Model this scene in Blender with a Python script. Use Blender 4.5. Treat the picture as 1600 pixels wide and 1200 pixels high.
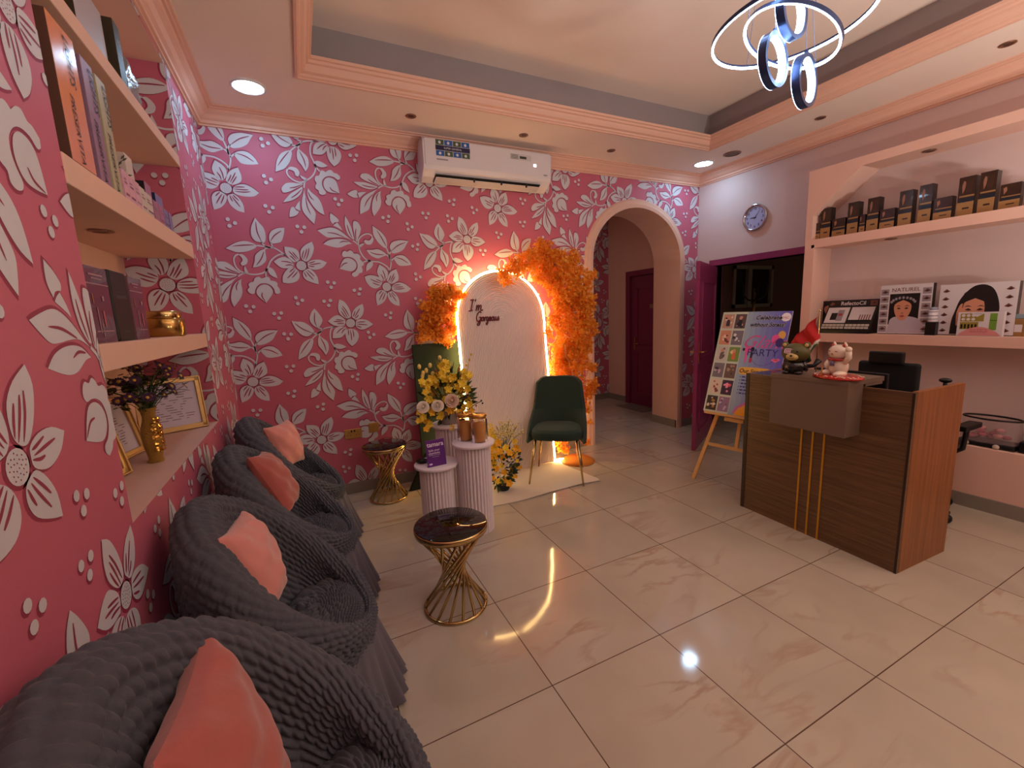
import bpy, math, random, json
from mathutils import Vector, Matrix
from mathutils.geometry import tessellate_polygon
PI=math.pi
sc=bpy.context.scene
for o in list(bpy.data.objects): bpy.data.objects.remove(o)
col=sc.collection
# ------------------------------------------------------------------ camera
cam=bpy.data.cameras.new('camera'); co=bpy.data.objects.new('camera',cam); col.objects.link(co)
cam.sensor_width=36; cam.lens=15.088; cam.clip_start=.02
_rt=Vector((0.89839089,-0.43725028,-0.04130379)); _up=Vector((0.10678862,0.12624971,0.98623385)); _fw=Vector((0.42601643,0.89043428,-0.16011494))
mw=Matrix((( _rt.x,_up.x,-_fw.x,0.52286),(_rt.y,_up.y,-_fw.y,0.0),(_rt.z,_up.z,-_fw.z,1.5458),(0,0,0,1)))
co.matrix_world=mw
sc.camera=co
# ------------------------------------------------------------------ world, exposure, added fill lights
w=bpy.data.worlds.new('night'); sc.world=w; w.use_nodes=True
w.node_tree.nodes['Background'].inputs[0].default_value=(.55,.45,.42,1); w.node_tree.nodes['Background'].inputs[1].default_value=.02
sc.view_settings.view_transform='Standard'; sc.view_settings.look='None'; sc.view_settings.gamma=1; sc.view_settings.exposure=0.12
sc.view_settings.use_curve_mapping=False
def area(name,loc,size,power,color,rot=(0,0,0),shape='DISK'):
    l=bpy.data.lights.new(name,'AREA'); l.shape=shape; l.size=size; l.energy=power; l.color=color
    o=bpy.data.objects.new(name,l); col.objects.link(o); o.location=loc; o.rotation_euler=rot; return o
COOL=(.62,.78,1.0); WARM=(1.0,.62,.36)
area('fill_down_front_middle',(2.7,-1.3,3.085),.16,2,(1.0,.92,.82))  # added fill light, unseen behind the camera, aimed down
area('fill_down_front_right',(4.3,-1.0,3.085),.16,7,(1.0,.86,.70))  # second added downward fill, also out of view
area('fill_up_front',(3.6,-.9,1.2),.4,82,(1.0,.93,.84),(PI,0,0))  # added upward fill, out of view, to brighten ceiling and niches
area('fill_up_middle',(2.3,-1.1,1.2),.4,48,(1.0,.93,.84),(PI,0,0))  # weaker added fill, unseen, bounced off the ceiling
area('fill_corridor',(3.1,5.3,3.08),.2,5,(1.0,.82,.70))  # unseen fill added to lift the corridor walls
area('fill_second_room',(7.8,2.2,3.0),.2,3,(1.0,.82,.62))  # unseen fill added so the second room is not black
D=3.987; W=5.086; HC=3.1
# ------------------------------------------------------------------ mesh helpers
def s2l(c): return tuple(((x/255)/12.92 if x/255<=.04045 else ((x/255+.055)/1.055)**2.4) for x in c)
_mats={}
def mat(name,rgb=(200,200,200),rough=.6,metal=0,emit=None,es=0,trans=0,bump=0,bscale=50,var=0,vscale=5,sheen=0,coat=0,alpha=1,ior=1.45,island=None,spec=.5):
    if name in _mats: return _mats[name]
    m=bpy.data.materials.new(name); m.use_nodes=True; _mats[name]=m
    nt=m.node_tree; b=nt.nodes['Principled BSDF']; L=nt.links
    c=s2l(rgb)+(1,)
    b.inputs['Base Color'].default_value=c; b.inputs['Roughness'].default_value=rough; b.inputs['Metallic'].default_value=metal
    b.inputs['Transmission Weight'].default_value=trans; b.inputs['IOR'].default_value=ior
    b.inputs['Sheen Weight'].default_value=sheen; b.inputs['Coat Weight'].default_value=coat; b.inputs['Alpha'].default_value=alpha
    b.inputs['Specular IOR Level'].default_value=spec
    if emit: b.inputs['Emission Color'].default_value=tuple(emit)+(1,); b.inputs['Emission Strength'].default_value=es
    if var or bump:
        tc=nt.nodes.new('ShaderNodeTexCoord')
    if var:
        n=nt.nodes.new('ShaderNodeTexNoise'); n.inputs['Scale'].default_value=vscale; n.inputs['Detail'].default_value=5
        L.new(tc.outputs['Object'],n.inputs['Vector'])
        mx=nt.nodes.new('ShaderNodeMix'); mx.data_type='RGBA'; mx.blend_type='MIX'
        mx.inputs[6].default_value=tuple(x*(1-var) for x in c[:3])+(1,); mx.inputs[7].default_value=tuple(min(1,x*(1+var)) for x in c[:3])+(1,)
        L.new(n.outputs['Fac'],mx.inputs[0]); L.new(mx.outputs[2],b.inputs['Base Color'])
    if island:
        g=nt.nodes.new('ShaderNodeNewGeometry'); r=nt.nodes.new('ShaderNodeValToRGB'); cr=r.color_ramp
        cs=[s2l(q) for q in island]
        cr.elements[0].color=cs[0]+(1,); cr.elements[1].color=cs[-1]+(1,)
        for i,q in enumerate(cs[1:-1]): e=cr.elements.new((i+1)/(len(cs)-1)); e.color=q+(1,)
        L.new(g.outputs['Random Per Island'],r.inputs[0]); L.new(r.outputs[0],b.inputs['Base Color'])
    if bump:
        n2=nt.nodes.new('ShaderNodeTexNoise'); n2.inputs['Scale'].default_value=bscale; n2.inputs['Detail'].default_value=4
        L.new(tc.outputs['Object'],n2.inputs['Vector'])
        bp=nt.nodes.new('ShaderNodeBump'); bp.inputs['Strength'].default_value=bump; bp.inputs['Distance'].default_value=.01
        L.new(n2.outputs['Fac'],bp.inputs['Height']); L.new(bp.outputs['Normal'],b.inputs['Normal'])
    return m
class M:
    def __init__(s): s.v=[];s.f=[];s.m=[];s.s=[]; s.T=None
    def add(s,vs,fs,mi=0,smooth=False):
        n=len(s.v)
        if s.T is not None: vs=[tuple(s.T@Vector(v)) for v in vs]
        s.v+= [tuple(v) for v in vs]; s.f+=[tuple(i+n for i in f) for f in fs]; s.m+=[mi]*len(fs); s.s+=[smooth]*len(fs); return s
    def box(s,c,d,mi=0,R=None):
        x,y,z=d[0]/2,d[1]/2,d[2]/2
        vs=[Vector((sx*x,sy*y,sz*z)) for sx in(-1,1) for sy in(-1,1) for sz in(-1,1)]
        if R is not None: vs=[R@v for v in vs]
        vs=[v+Vector(c) for v in vs]
        return s.add(vs,[(0,1,3,2),(4,6,7,5),(0,4,5,1),(2,3,7,6),(0,2,6,4),(1,5,7,3)],mi)
    def bx(s,a,b,mi=0):
        return s.box([(a[i]+b[i])/2 for i in range(3)],[abs(b[i]-a[i]) for i in range(3)],mi)
    def lathe(s,prof,seg=32,c=(0,0,0),mi=0,smooth=True,caps=True,sx=1,sy=1):
        vs=[];fs=[]
        for r,z in prof:
            for k in range(seg):
                a=2*PI*k/seg; vs.append((c[0]+r*sx*math.cos(a),c[1]+r*sy*math.sin(a),c[2]+z))
        for j in range(len(prof)-1):
            for k in range(seg):
                k2=(k+1)%seg; fs.append((j*seg+k,j*seg+k2,(j+1)*seg+k2,(j+1)*seg+k))
        if caps:
            if prof[0][0]>1e-5: fs.append(tuple(range(seg-1,-1,-1)))
            if prof[-1][0]>1e-5: fs.append(tuple((len(prof)-1)*seg+k for k in range(seg)))
        return s.add(vs,fs,mi,smooth)
    def tube(s,pts,r,seg=8,closed=False,mi=0,smooth=True,flat=1.0):
        pts=[Vector(p) for p in pts]; n=len(pts); vs=[];fs=[]
        rr=r if isinstance(r,(list,tuple)) else [r]*n
        up=Vector((0,0,1)); 
        t0=(pts[1]-pts[0]).normalized()
        if abs(t0.dot(up))>.9: up=Vector((1,0,0))
        nrm=(up-t0*up.dot(t0)).normalized()
        for i,p in enumerate(pts):
            a=pts[i-1] if (i or closed) else pts[0]; b=pts[(i+1)%n] if (i<n-1 or closed) else pts[-1]
            t=(b-a).normalized()
            nrm=(nrm-t*nrm.dot(t)).normalized(); bn=t.cross(nrm)
            for k in range(seg):
                an=2*PI*k/seg; vs.append(p+nrm*(math.cos(an)*rr[i])+bn*(math.sin(an)*rr[i]*flat))
        m=n if closed else n-1
        for i in range(m):
            for k in range(seg):
                k2=(k+1)%seg; j=(i+1)%n; fs.append((i*seg+k,i*seg+k2,j*seg+k2,j*seg+k))
        if not closed: fs.append(tuple(range(seg-1,-1,-1))); fs.append(tuple((n-1)*seg+k for k in range(seg)))
        return s.add(vs,fs,mi,smooth)
    def grid(s,fn,nu,nv,mi=0,smooth=True,cu=False,cv=False):
        vs=[fn(i/(nu if cu else nu-1),j/(nv if cv else nv-1)) for i in range(nu) for j in range(nv)]
        fs=[]
        for i in range(nu if cu else nu-1):
            for j in range(nv if cv else nv-1):
                i2=(i+1)%nu;j2=(j+1)%nv; fs.append((i*nv+j,i2*nv+j,i2*nv+j2,i*nv+j2))
        return s.add(vs,fs,mi,smooth)
    def sphere(s,c,r,mi=0,nu=20,nv=12,R=None):
        if not isinstance(r,(tuple,list)): r=(r,r,r)
        def fn(u,v):
            a=2*PI*u; b=PI*(v-.5)*.999
            p=Vector((r[0]*math.cos(a)*math.cos(b),r[1]*math.sin(a)*math.cos(b),r[2]*math.sin(b)))
            if R is not None: p=R@p
            return p+Vector(c)
        return s.grid(fn,nu,nv,mi,True,cu=True)
    def prism(s,poly,axis,a,b,mi=0,smooth=False):
        # poly: 2D outline; axis x: (y,z); y: (x,z); z: (x,y)
        def P(p,t): return {'x':(t,p[0],p[1]),'y':(p[0],t,p[1]),'z':(p[0],p[1],t)}[axis]
        n=len(poly); vs=[P(p,a) for p in poly]+[P(p,b) for p in poly]
        fs=[(i,(i+1)%n,n+(i+1)%n,n+i) for i in range(n)]
        tri=tessellate_polygon([[Vector((p[0],p[1],0)) for p in poly]])
        fs+=[tuple(t) for t in tri]+[tuple(n+i for i in t[::-1]) for t in tri]
        return s.add(vs,fs,mi,smooth)
    def flat(s,poly,fr,mi=0,off=.0005):
        # 2D polygon on a frame (origin, ux, uy)
        o,ux,uy=[Vector(q) for q in fr]; nn=ux.cross(uy).normalized()*off
        tri=tessellate_polygon([[Vector((p[0],p[1],0)) for p in poly]])
        vs=[o+ux*p[0]+uy*p[1]+nn for p in poly]
        fs=[]
        for t in tri:
            a,b,c=[Vector(poly[i]) for i in t]
            cr=(b-a).x*(c-a).y-(b-a).y*(c-a).x
            fs.append(tuple(t) if cr>0 else tuple(t[::-1]))
        return s.add(vs,fs,mi)
    def text(s,body,size,fr,pos,mi=0,off=.0008,shear=0,align='CENTER',sx=1,bold=0):
        vs,fs=textmesh(body,shear,align,bold); o,ux,uy=[Vector(q) for q in fr]; nn=ux.cross(uy).normalized()*off
        return s.add([o+ux*(pos[0]+v[0]*size*sx)+uy*(pos[1]+v[1]*size)+nn for v in vs],fs,mi)
    def build(s,name,mats,parent=None,loc=None,rot=None,bevel=0,sub=0,solid=0,seg=2):
        me=bpy.data.meshes.new(name); me.from_pydata(s.v,[],s.f)
        if not isinstance(mats,(list,tuple)): mats=[mats]
        for m in mats: me.materials.append(m)
        me.polygons.foreach_set('material_index',s.m); me.polygons.foreach_set('use_smooth',s.s); me.update()
        o=bpy.data.objects.new(name,me); col.objects.link(o)
        if parent is not None: o.parent=parent
        if loc is not None: o.location=loc
        if rot is not None: o.rotation_euler=rot
        if solid: q=o.modifiers.new('solid','SOLIDIFY'); q.thickness=solid; q.offset=0
        if bevel: q=o.modifiers.new('bevel','BEVEL'); q.width=bevel; q.segments=seg; q.limit_method='ANGLE'
        if sub: q=o.modifiers.new('sub','SUBSURF'); q.levels=sub; q.render_levels=sub
        return o
_tc={}
def textmesh(body,shear,align,bold=0):
    k=(body,shear,align,bold)
    if k in _tc: return _tc[k]
    cu=bpy.data.curves.new('t','FONT'); cu.body=body; cu.size=1; cu.shear=shear; cu.align_x=align; cu.align_y='CENTER'; cu.offset=bold; cu.resolution_u=3
    o=bpy.data.objects.new('t',cu); col.objects.link(o)
    dg=bpy.context.evaluated_depsgraph_get(); me=bpy.data.meshes.new_from_object(o.evaluated_get(dg))
    vs=[tuple(v.co) for v in me.vertices]; fs=[tuple(p.vertices) for p in me.polygons]
    bpy.data.objects.remove(o); bpy.data.curves.remove(cu); bpy.data.meshes.remove(me)
    _tc[k]=(vs,fs); return _tc[k]
def thing(name,label,cat,loc=(0,0,0),rz=0,group=None):
    o=bpy.data.objects.new(name,None); col.objects.link(o); o.location=loc; o.rotation_euler=(0,0,rz); o.empty_display_size=.05
    o['label']=label; o['category']=cat
    if group: o['group']=group
    return o
def tag(o,label,cat,group=None):
    o['label']=label; o['category']=cat
    if group: o['group']=group
    return o
def struct(o): o['kind']='structure'; return o
def dup(r,loc=None,rz=None,label=None,group=None):
    c=r.copy(); col.objects.link(c)
    if loc is not None: c.location=loc
    if rz is not None: c.rotation_euler=(0,0,rz)
    if label: c['label']=label
    if group: c['group']=group
    for ch in list(r.children):
        k=ch.copy(); col.objects.link(k); k.parent=c
        for g in list(ch.children):
            q=g.copy(); col.objects.link(q); q.parent=k
    return c
def ell(cx,cy,rx,ry=None,n=20,a0=0):
    ry=rx if ry is None else ry
    return [(cx+rx*math.cos(2*PI*i/n+a0),cy+ry*math.sin(2*PI*i/n+a0)) for i in range(n)]
def rect(x0,y0,x1,y1): return [(x0,y0),(x1,y0),(x1,y1),(x0,y1)]
def smooth(P,closed=True,sub=3,corner=60):
    n=len(P); out=[]; P=[Vector((p[0],p[1])) for p in P]
    sharp=[]
    for i in range(n):
        a=P[i]-P[i-1]; b=P[(i+1)%n]-P[i]
        sharp.append(a.length>0 and b.length>0 and abs(math.degrees(a.angle(b)))>corner)
    for i in range(n if closed else n-1):
        p1=P[i];p2=P[(i+1)%n]
        p0=P[i-1] if (closed or i>0) and not sharp[i] else p1-(p2-p1)*.5
        p3=P[(i+2)%n] if (closed or i<n-2) and not sharp[(i+1)%n] else p2+(p2-p1)*.5
        for k in range(sub):
            t=k/sub; out.append(.5*((2*p1)+(p2-p0)*t+(2*p0-5*p1+4*p2-p3)*t*t+(3*p1-p0-3*p2+p3)*t**3))
    if not closed: out.append(P[-1])
    return [(p.x,p.y) for p in out]
# ------------------------------------------------------------------ materials of the room
def wallpaint(name,rgb,rough=.75): return mat(name,rgb,rough,var=.05,vscale=2.5,bump=.05,bscale=180)
PINK=wallpaint('wallpaper_pink',(194,100,122),.55)
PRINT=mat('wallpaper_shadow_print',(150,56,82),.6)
CREAM=mat('wallpaper_white_relief',(206,204,210),.6,bump=.04,bscale=300)
BLUSH=wallpaint('blush_paint',(216,192,188)); PEACH=wallpaint('peach_paint',(224,182,162)); CEIL=wallpaint('ceiling_paint',(236,216,204))
PLASTER=wallpaint('salmon_plaster',(230,186,170)); MOULD=wallpaint('moulding_paint',(228,180,158),.5)
GOLD=mat('gold_metal',(200,172,116),.16,1); BRASS=mat('brass',(190,150,90),.3,1); STEEL=mat('brushed_steel',(190,185,180),.3,1)
BLACK=mat('black_plastic',(14,14,16),.4); WHITE=mat('white_plastic',(226,222,222),.35)
DARKP=mat('plum_door_paint',(140,50,96),.35,coat=.2); DARKD=mat('plum_dark_paint',(120,44,72),.4)
GREY=mat('grey_skirting_tile',(140,128,118),.3,var=.1,vscale=6)
GLASS=mat('clear_glass',(245,245,245),.02,trans=1,ior=1.45)
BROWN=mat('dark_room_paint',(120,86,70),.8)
# floor
def floor_mat():
    m=bpy.data.materials.new('polished_marble_tile'); m.use_nodes=True; nt=m.node_tree; N=nt.nodes; L=nt.links; b=N['Principled BSDF']
    tc=N.new('ShaderNodeTexCoord'); sx=N.new('ShaderNodeSeparateXYZ'); L.new(tc.outputs['Object'],sx.inputs[0])
    def math_(op,a,bv=None,c=None):
        n=N.new('ShaderNodeMath'); n.operation=op
        for i,q in enumerate((a,bv,c)):
            if q is None: continue
            if isinstance(q,(int,float)): n.inputs[i].default_value=q
            else: L.new(q,n.inputs[i])
        return n.outputs[0]
    ed=[]; cells=[]
    for out,g in ((sx.outputs[0],1.3084),(sx.outputs[1],1.3719)):
        u=math_('DIVIDE',math_('SUBTRACT',out,g-6.0),.6)
        fr=math_('FRACT',u); cells.append(math_('FLOOR',u)); d=math_('MINIMUM',fr,math_('SUBTRACT',1.0,fr)); ed.append(d)
    line=math_('LESS_THAN',math_('MINIMUM',ed[0],ed[1]),.0038)
    # per tile offset of the veins
    cx=N.new('ShaderNodeCombineXYZ'); L.new(math_('MULTIPLY',cells[0],3.7),cx.inputs[0]); L.new(math_('MULTIPLY',cells[1],5.3),cx.inputs[1])
    wn=N.new('ShaderNodeTexWhiteNoise'); L.new(cx.outputs[0],wn.inputs['Vector'])
    va=N.new('ShaderNodeVectorMath'); va.operation='MULTIPLY_ADD'; L.new(wn.outputs['Color'],va.inputs[0]); va.inputs[1].default_value=(9,9,9); L.new(tc.outputs['Object'],va.inputs[2])
    mp=N.new('ShaderNodeMapping'); mp.inputs['Rotation'].default_value=(0,0,.7); mp.inputs['Scale'].default_value=(.8,2.6,1); L.new(va.outputs[0],mp.inputs[0])
    n1=N.new('ShaderNodeTexNoise'); n1.inputs['Scale'].default_value=1.6; n1.inputs['Detail'].default_value=6; n1.inputs['Distortion'].default_value=.6; L.new(mp.outputs[0],n1.inputs['Vector'])
    vein=math_('SUBTRACT',1.0,math_('MULTIPLY',math_('ABSOLUTE',math_('SUBTRACT',n1.outputs['Fac'],.5)),26.0))
    vein=math_('MAXIMUM',vein,0.0)
    n3=N.new('ShaderNodeTexNoise'); n3.inputs['Scale'].default_value=2.2; L.new(va.outputs[0],n3.inputs['Vector'])
    vein=math_('MULTIPLY',vein,math_('MAXIMUM',math_('MULTIPLY',math_('SUBTRACT',n3.outputs['Fac'],.48),4.0),0.0))
    vein=math_('MULTIPLY',math_('MINIMUM',vein,.8),.6)
    r=N.new('ShaderNodeValToRGB'); L.new(n3.outputs['Fac'],r.inputs[0])
    r.color_ramp.elements[0].position=.3; r.color_ramp.elements[1].position=.7
    r.color_ramp.elements[0].color=s2l((176,164,148))+(1,); r.color_ramp.elements[1].color=s2l((188,176,160))+(1,)
    m1=N.new('ShaderNodeMix'); m1.data_type='RGBA'; L.new(vein,m1.inputs[0]); L.new(r.outputs[0],m1.inputs[6]); m1.inputs[7].default_value=s2l((150,112,84))+(1,)
    m2=N.new('ShaderNodeMix'); m2.data_type='RGBA'; L.new(line,m2.inputs[0]); L.new(m1.outputs[2],m2.inputs[6]); m2.inputs[7].default_value=s2l((92,70,58))+(1,)
    L.new(m2.outputs[2],b.inputs['Base Color'])
    b.inputs['Roughness'].default_value=.07; b.inputs['Specular IOR Level'].default_value=.6
    n4=N.new('ShaderNodeTexNoise'); n4.inputs['Scale'].default_value=4; n4.inputs['Detail'].default_value=1; L.new(tc.outputs['Object'],n4.inputs['Vector'])
    bp=N.new('ShaderNodeBump'); bp.inputs['Strength'].default_value=.05; bp.inputs['Distance'].default_value=.02; L.new(n4.outputs['Fac'],bp.inputs['Height']); L.new(bp.outputs[0],b.inputs['Normal'])
    return m
FLOOR=floor_mat()
m=M(); m.bx((-.02,-2.5,-.05),(8.6,6.3,0)); struct(m.build('floor',FLOOR))
# ------------------------------------------------------------------ wallpaper
MO=json.loads('''{"F":[[[-0.073,0.202],[-0.032,0.18],[-0.001,0.125],[0.01,0.07],[-0.003,0.046],[-0.032,0.042],[-0.061,0.062],[-0.084,0.095],[-0.088,0.144]],[[0.113,0.16],[0.12,0.116],[0.108,0.072],[0.084,0.042],[0.048,0.026],[0.025,0.042],[0.016,0.059],[0.028,0.097],[0.063,0.137]],[[0.186,-0.02],[0.151,-0.041],[0.101,-0.061],[0.064,-0.054],[0.042,-0.03],[0.042,-0.003],[0.055,0.024],[0.098,0.029],[0.146,0.015]],[[-0.006,-0.2],[-0.036,-0.165],[-0.05,-0.119],[-0.049,-0.075],[-0.031,-0.054],[0.001,-0.048],[0.036,-0.063],[0.055,-0.092],[0.054,-0.131],[0.029,-0.174]],[[-0.156,-0.121],[-0.149,-0.075],[-0.128,-0.039],[-0.09,-0.024],[-0.05,-0.031],[-0.036,-0.049],[-0.052,-0.086],[-0.084,-0.117],[-0.121,-0.123]],[[-0.18,0.023],[-0.139,0.057],[-0.101,0.071],[-0.072,0.059],[-0.046,0.034],[-0.041,0.006],[-0.054,-0.02],[-0.105,-0.021],[-0.145,-0.008]],[[-0.455,0.038],[-0.416,0.031],[-0.369,0.024],[-0.324,-0.008],[-0.296,-0.046],[-0.296,-0.07],[-0.312,-0.077],[-0.343,-0.094],[-0.385,-0.084],[-0.424,-0.04],[-0.443,0.003]],[[-0.273,0.133],[-0.249,0.101],[-0.226,0.057],[-0.222,0.025],[-0.246,-0.017],[-0.262,-0.029],[-0.286,-0.015],[-0.311,0.018],[-0.317,0.056],[-0.3,0.102]],[[-0.438,-0.283],[-0.423,-0.209],[-0.393,-0.152],[-0.351,-0.123],[-0.311,-0.112],[-0.309,-0.142],[-0.33,-0.2],[-0.369,-0.25],[-0.405,-0.269]],[[-0.224,-0.262],[-0.247,-0.216],[-0.273,-0.176],[-0.272,-0.123],[-0.259,-0.091],[-0.236,-0.114],[-0.2,-0.149],[-0.194,-0.193],[-0.203,-0.23]],[[-0.152,-0.179],[-0.125,-0.17],[-0.09,-0.18],[-0.053,-0.202],[-0.083,-0.214],[-0.114,-0.216],[-0.141,-0.202]],[[-0.27,-0.291],[-0.241,-0.304],[-0.212,-0.318],[-0.233,-0.33],[-0.257,-0.314]],[[-0.353,-0.257],[-0.339,-0.239],[-0.314,-0.235],[-0.285,-0.243],[-0.271,-0.266],[-0.272,-0.285],[-0.282,-0.304],[-0.3,-0.297],[-0.305,-0.272],[-0.324,-0.259]],[[-0.122,-0.267],[-0.112,-0.245],[-0.094,-0.241],[-0.076,-0.251],[-0.054,-0.235],[-0.03,-0.232],[-0.013,-0.25],[0.008,-0.254],[0.032,-0.273],[0.028,-0.295],[0.009,-0.302],[-0.016,-0.284],[-0.053,-0.279],[-0.085,-0.292],[-0.109,-0.321],[-0.112,-0.354],[-0.102,-0.383],[-0.089,-0.404],[-0.096,-0.423],[-0.12,-0.429],[-0.14,-0.419],[-0.143,-0.396],[-0.162,-0.383],[-0.162,-0.361],[-0.152,-0.342],[-0.163,-0.316],[-0.153,-0.289],[-0.131,-0.283]],[[0.015,-0.406],[0.008,-0.353],[-0.003,-0.315],[-0.025,-0.295],[-0.059,-0.29],[-0.087,-0.306],[-0.101,-0.338],[-0.097,-0.372],[-0.075,-0.399],[-0.033,-0.407]],[[-0.407,-0.426],[-0.409,-0.398],[-0.376,-0.363],[-0.331,-0.354],[-0.291,-0.355],[-0.256,-0.352],[-0.263,-0.368],[-0.311,-0.397],[-0.358,-0.423],[-0.394,-0.433]],[[-0.411,-0.507],[-0.388,-0.477],[-0.35,-0.437],[-0.307,-0.408],[-0.264,-0.379],[-0.26,-0.396],[-0.28,-0.438],[-0.313,-0.468],[-0.355,-0.491]],[[-0.378,-0.616],[-0.371,-0.573],[-0.356,-0.541],[-0.338,-0.538],[-0.323,-0.562],[-0.303,-0.569],[-0.321,-0.595],[-0.348,-0.609]],[[-0.331,-0.544],[-0.313,-0.513],[-0.29,-0.487],[-0.294,-0.526],[-0.295,-0.564],[-0.312,-0.557]],[[-0.203,-0.66],[-0.237,-0.622],[-0.269,-0.579],[-0.28,-0.538],[-0.274,-0.483],[-0.255,-0.419],[-0.248,-0.381],[-0.247,-0.442],[-0.229,-0.488],[-0.198,-0.542],[-0.184,-0.577],[-0.19,-0.616]],[[-0.119,-0.585],[-0.159,-0.563],[-0.192,-0.526],[-0.218,-0.478],[-0.229,-0.432],[-0.221,-0.383],[-0.201,-0.413],[-0.158,-0.45],[-0.136,-0.487],[-0.125,-0.533]]],"V":[[[-0.432,0.018],[-0.38,-0.031],[-0.311,-0.067]],[[-0.273,0.101],[-0.282,0.038],[-0.272,-0.018]],[[-0.329,-0.124],[-0.376,-0.18],[-0.419,-0.239]],[[-0.251,-0.113],[-0.227,-0.174],[-0.219,-0.232]],[[-0.353,-0.396],[-0.309,-0.385],[-0.262,-0.362]],[[-0.351,-0.47],[-0.31,-0.441],[-0.265,-0.396]],[[-0.245,-0.459],[-0.239,-0.532],[-0.219,-0.59]],[[-0.222,-0.414],[-0.21,-0.451],[-0.184,-0.477]],[[-0.056,-0.364],[-0.037,-0.389],[0.007,-0.404]],[[-0.06,0.132],[-0.042,0.099],[-0.019,0.044]],[[-0.053,0.148],[-0.028,0.109],[-0.005,0.054]],[[-0.067,0.105],[-0.05,0.072],[-0.032,0.044]],[[0.086,0.122],[0.061,0.085],[0.036,0.047]],[[0.07,0.068],[0.058,0.052],[0.035,0.036]],[[0.047,0.102],[0.033,0.069],[0.024,0.053]],[[0.137,-0.021],[0.089,-0.016],[0.05,-0.009]],[[0.123,0.005],[0.086,0.006],[0.051,0.005]],[[0.087,-0.041],[0.066,-0.034],[0.045,-0.025]],[[-0.006,-0.15],[-0.005,-0.105],[-0.01,-0.055]],[[0.015,-0.123],[0.015,-0.09],[0.011,-0.054]],[[-0.025,-0.104],[-0.025,-0.077],[-0.023,-0.052]],[[-0.122,-0.082],[-0.088,-0.051],[-0.05,-0.031]],[[-0.081,-0.085],[-0.063,-0.058],[-0.04,-0.043]],[[-0.137,0.019],[-0.102,0.017],[-0.051,0.011]],[[-0.115,0.034],[-0.085,0.03],[-0.047,0.023]],[[-0.109,-0.001],[-0.083,0.0],[-0.047,-0.004]]],"S":[[[-0.313,-0.114],[-0.273,-0.079],[-0.229,-0.044],[-0.188,-0.03],[-0.131,-0.025]],[[-0.311,-0.071],[-0.272,-0.074],[-0.24,-0.057]],[[-0.264,-0.025],[-0.238,-0.037],[-0.224,-0.042]],[[-0.26,-0.094],[-0.252,-0.07],[-0.238,-0.055]],[[-0.131,-0.025],[-0.159,-0.042],[-0.173,-0.085],[-0.173,-0.134],[-0.157,-0.179],[-0.146,-0.218],[-0.158,-0.261],[-0.19,-0.303],[-0.234,-0.332],[-0.27,-0.346],[-0.314,-0.336],[-0.351,-0.306],[-0.36,-0.275],[-0.351,-0.255]],[[-0.151,-0.196],[-0.141,-0.224],[-0.118,-0.25]],[[-0.234,-0.335],[-0.243,-0.354],[-0.249,-0.386]]]}''')
def offset_poly(P,d):
    n=len(P); A=sum(P[i][0]*P[(i+1)%n][1]-P[(i+1)%n][0]*P[i][1] for i in range(n)); sg=1 if A>0 else -1
    out=[]
    for i in range(n):
        a=Vector(P[i])-Vector(P[i-1]); b=Vector(P[(i+1)%n])-Vector(P[i])
        if a.length<1e-7 or b.length<1e-7: out.append(P[i]); continue
        na=Vector((a.y,-a.x)).normalized()*sg; nb=Vector((b.y,-b.x)).normalized()*sg
        v=(na+nb); v=v.normalized() if v.length>1e-4 else na
        out.append((P[i][0]+v.x*d,P[i][1]+v.y*d))
    return out
def stroke(P,w,taper=True):
    P=smooth(P,False,4); n=len(P); a=[];b=[]
    for i,p in enumerate(P):
        q=Vector(P[min(i+1,n-1)])-Vector(P[max(i-1,0)]); q=Vector((-q.y,q.x)).normalized()
        t=i/(n-1); ww=w*(math.sin(PI*min(1,max(0,t*.9+.08)))**.6 if taper else 1)/2
        a.append((p[0]+q.x*ww,p[1]+q.y*ww)); b.append((p[0]-q.x*ww,p[1]-q.y*ww))
    return a,b
def tris(P):
    return [[P[i] for i in t] for t in tessellate_polygon([[Vector((p[0],p[1],0)) for p in P]])]
def quads(a,b): return [[a[i],a[i+1],b[i+1],b[i]] for i in range(len(a)-1)]
random.seed(3)
MOT=[[],[],[]]   # layers: shadow print, cream, dark strokes (convex pieces)
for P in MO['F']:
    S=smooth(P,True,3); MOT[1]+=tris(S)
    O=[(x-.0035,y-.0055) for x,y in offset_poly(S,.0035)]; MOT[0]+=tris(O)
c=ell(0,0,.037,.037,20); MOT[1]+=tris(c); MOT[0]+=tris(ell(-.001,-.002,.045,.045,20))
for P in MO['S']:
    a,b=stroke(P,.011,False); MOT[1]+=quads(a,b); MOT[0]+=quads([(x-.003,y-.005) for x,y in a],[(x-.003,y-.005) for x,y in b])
for P in MO['V']: MOT[2]+=quads(*stroke(P,.0085))
for i in range(26):
    a=i*2.4; r=.0058*math.sqrt(i+.5)*1.05; MOT[2].append([(r*math.cos(a)+.0027*math.cos(t+i),r*math.sin(a)+.0018*math.sin(t+i)) for t in (0,1.6,3.1,4.7)])
TRIO=[(.29,.35),(.28,.085),(.27,1.34),(0,1.22),(.48,1.2),(.94,.32),(.785,1.43),(.05,.58),(.24,.52),(.4,.63),(.66,.76),(.62,.61),(.87,.70)]
DOT=[[],[],[]]
for k,(dx,dy) in enumerate(((-.026,.018),(.024,.012),(-.002,-.024))):
    DOT[1]+=[ell(dx,dy,.0145,.0145,10)]; DOT[0]+=[ell(dx-.003,dy-.005,.017,.017,10)]
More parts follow.
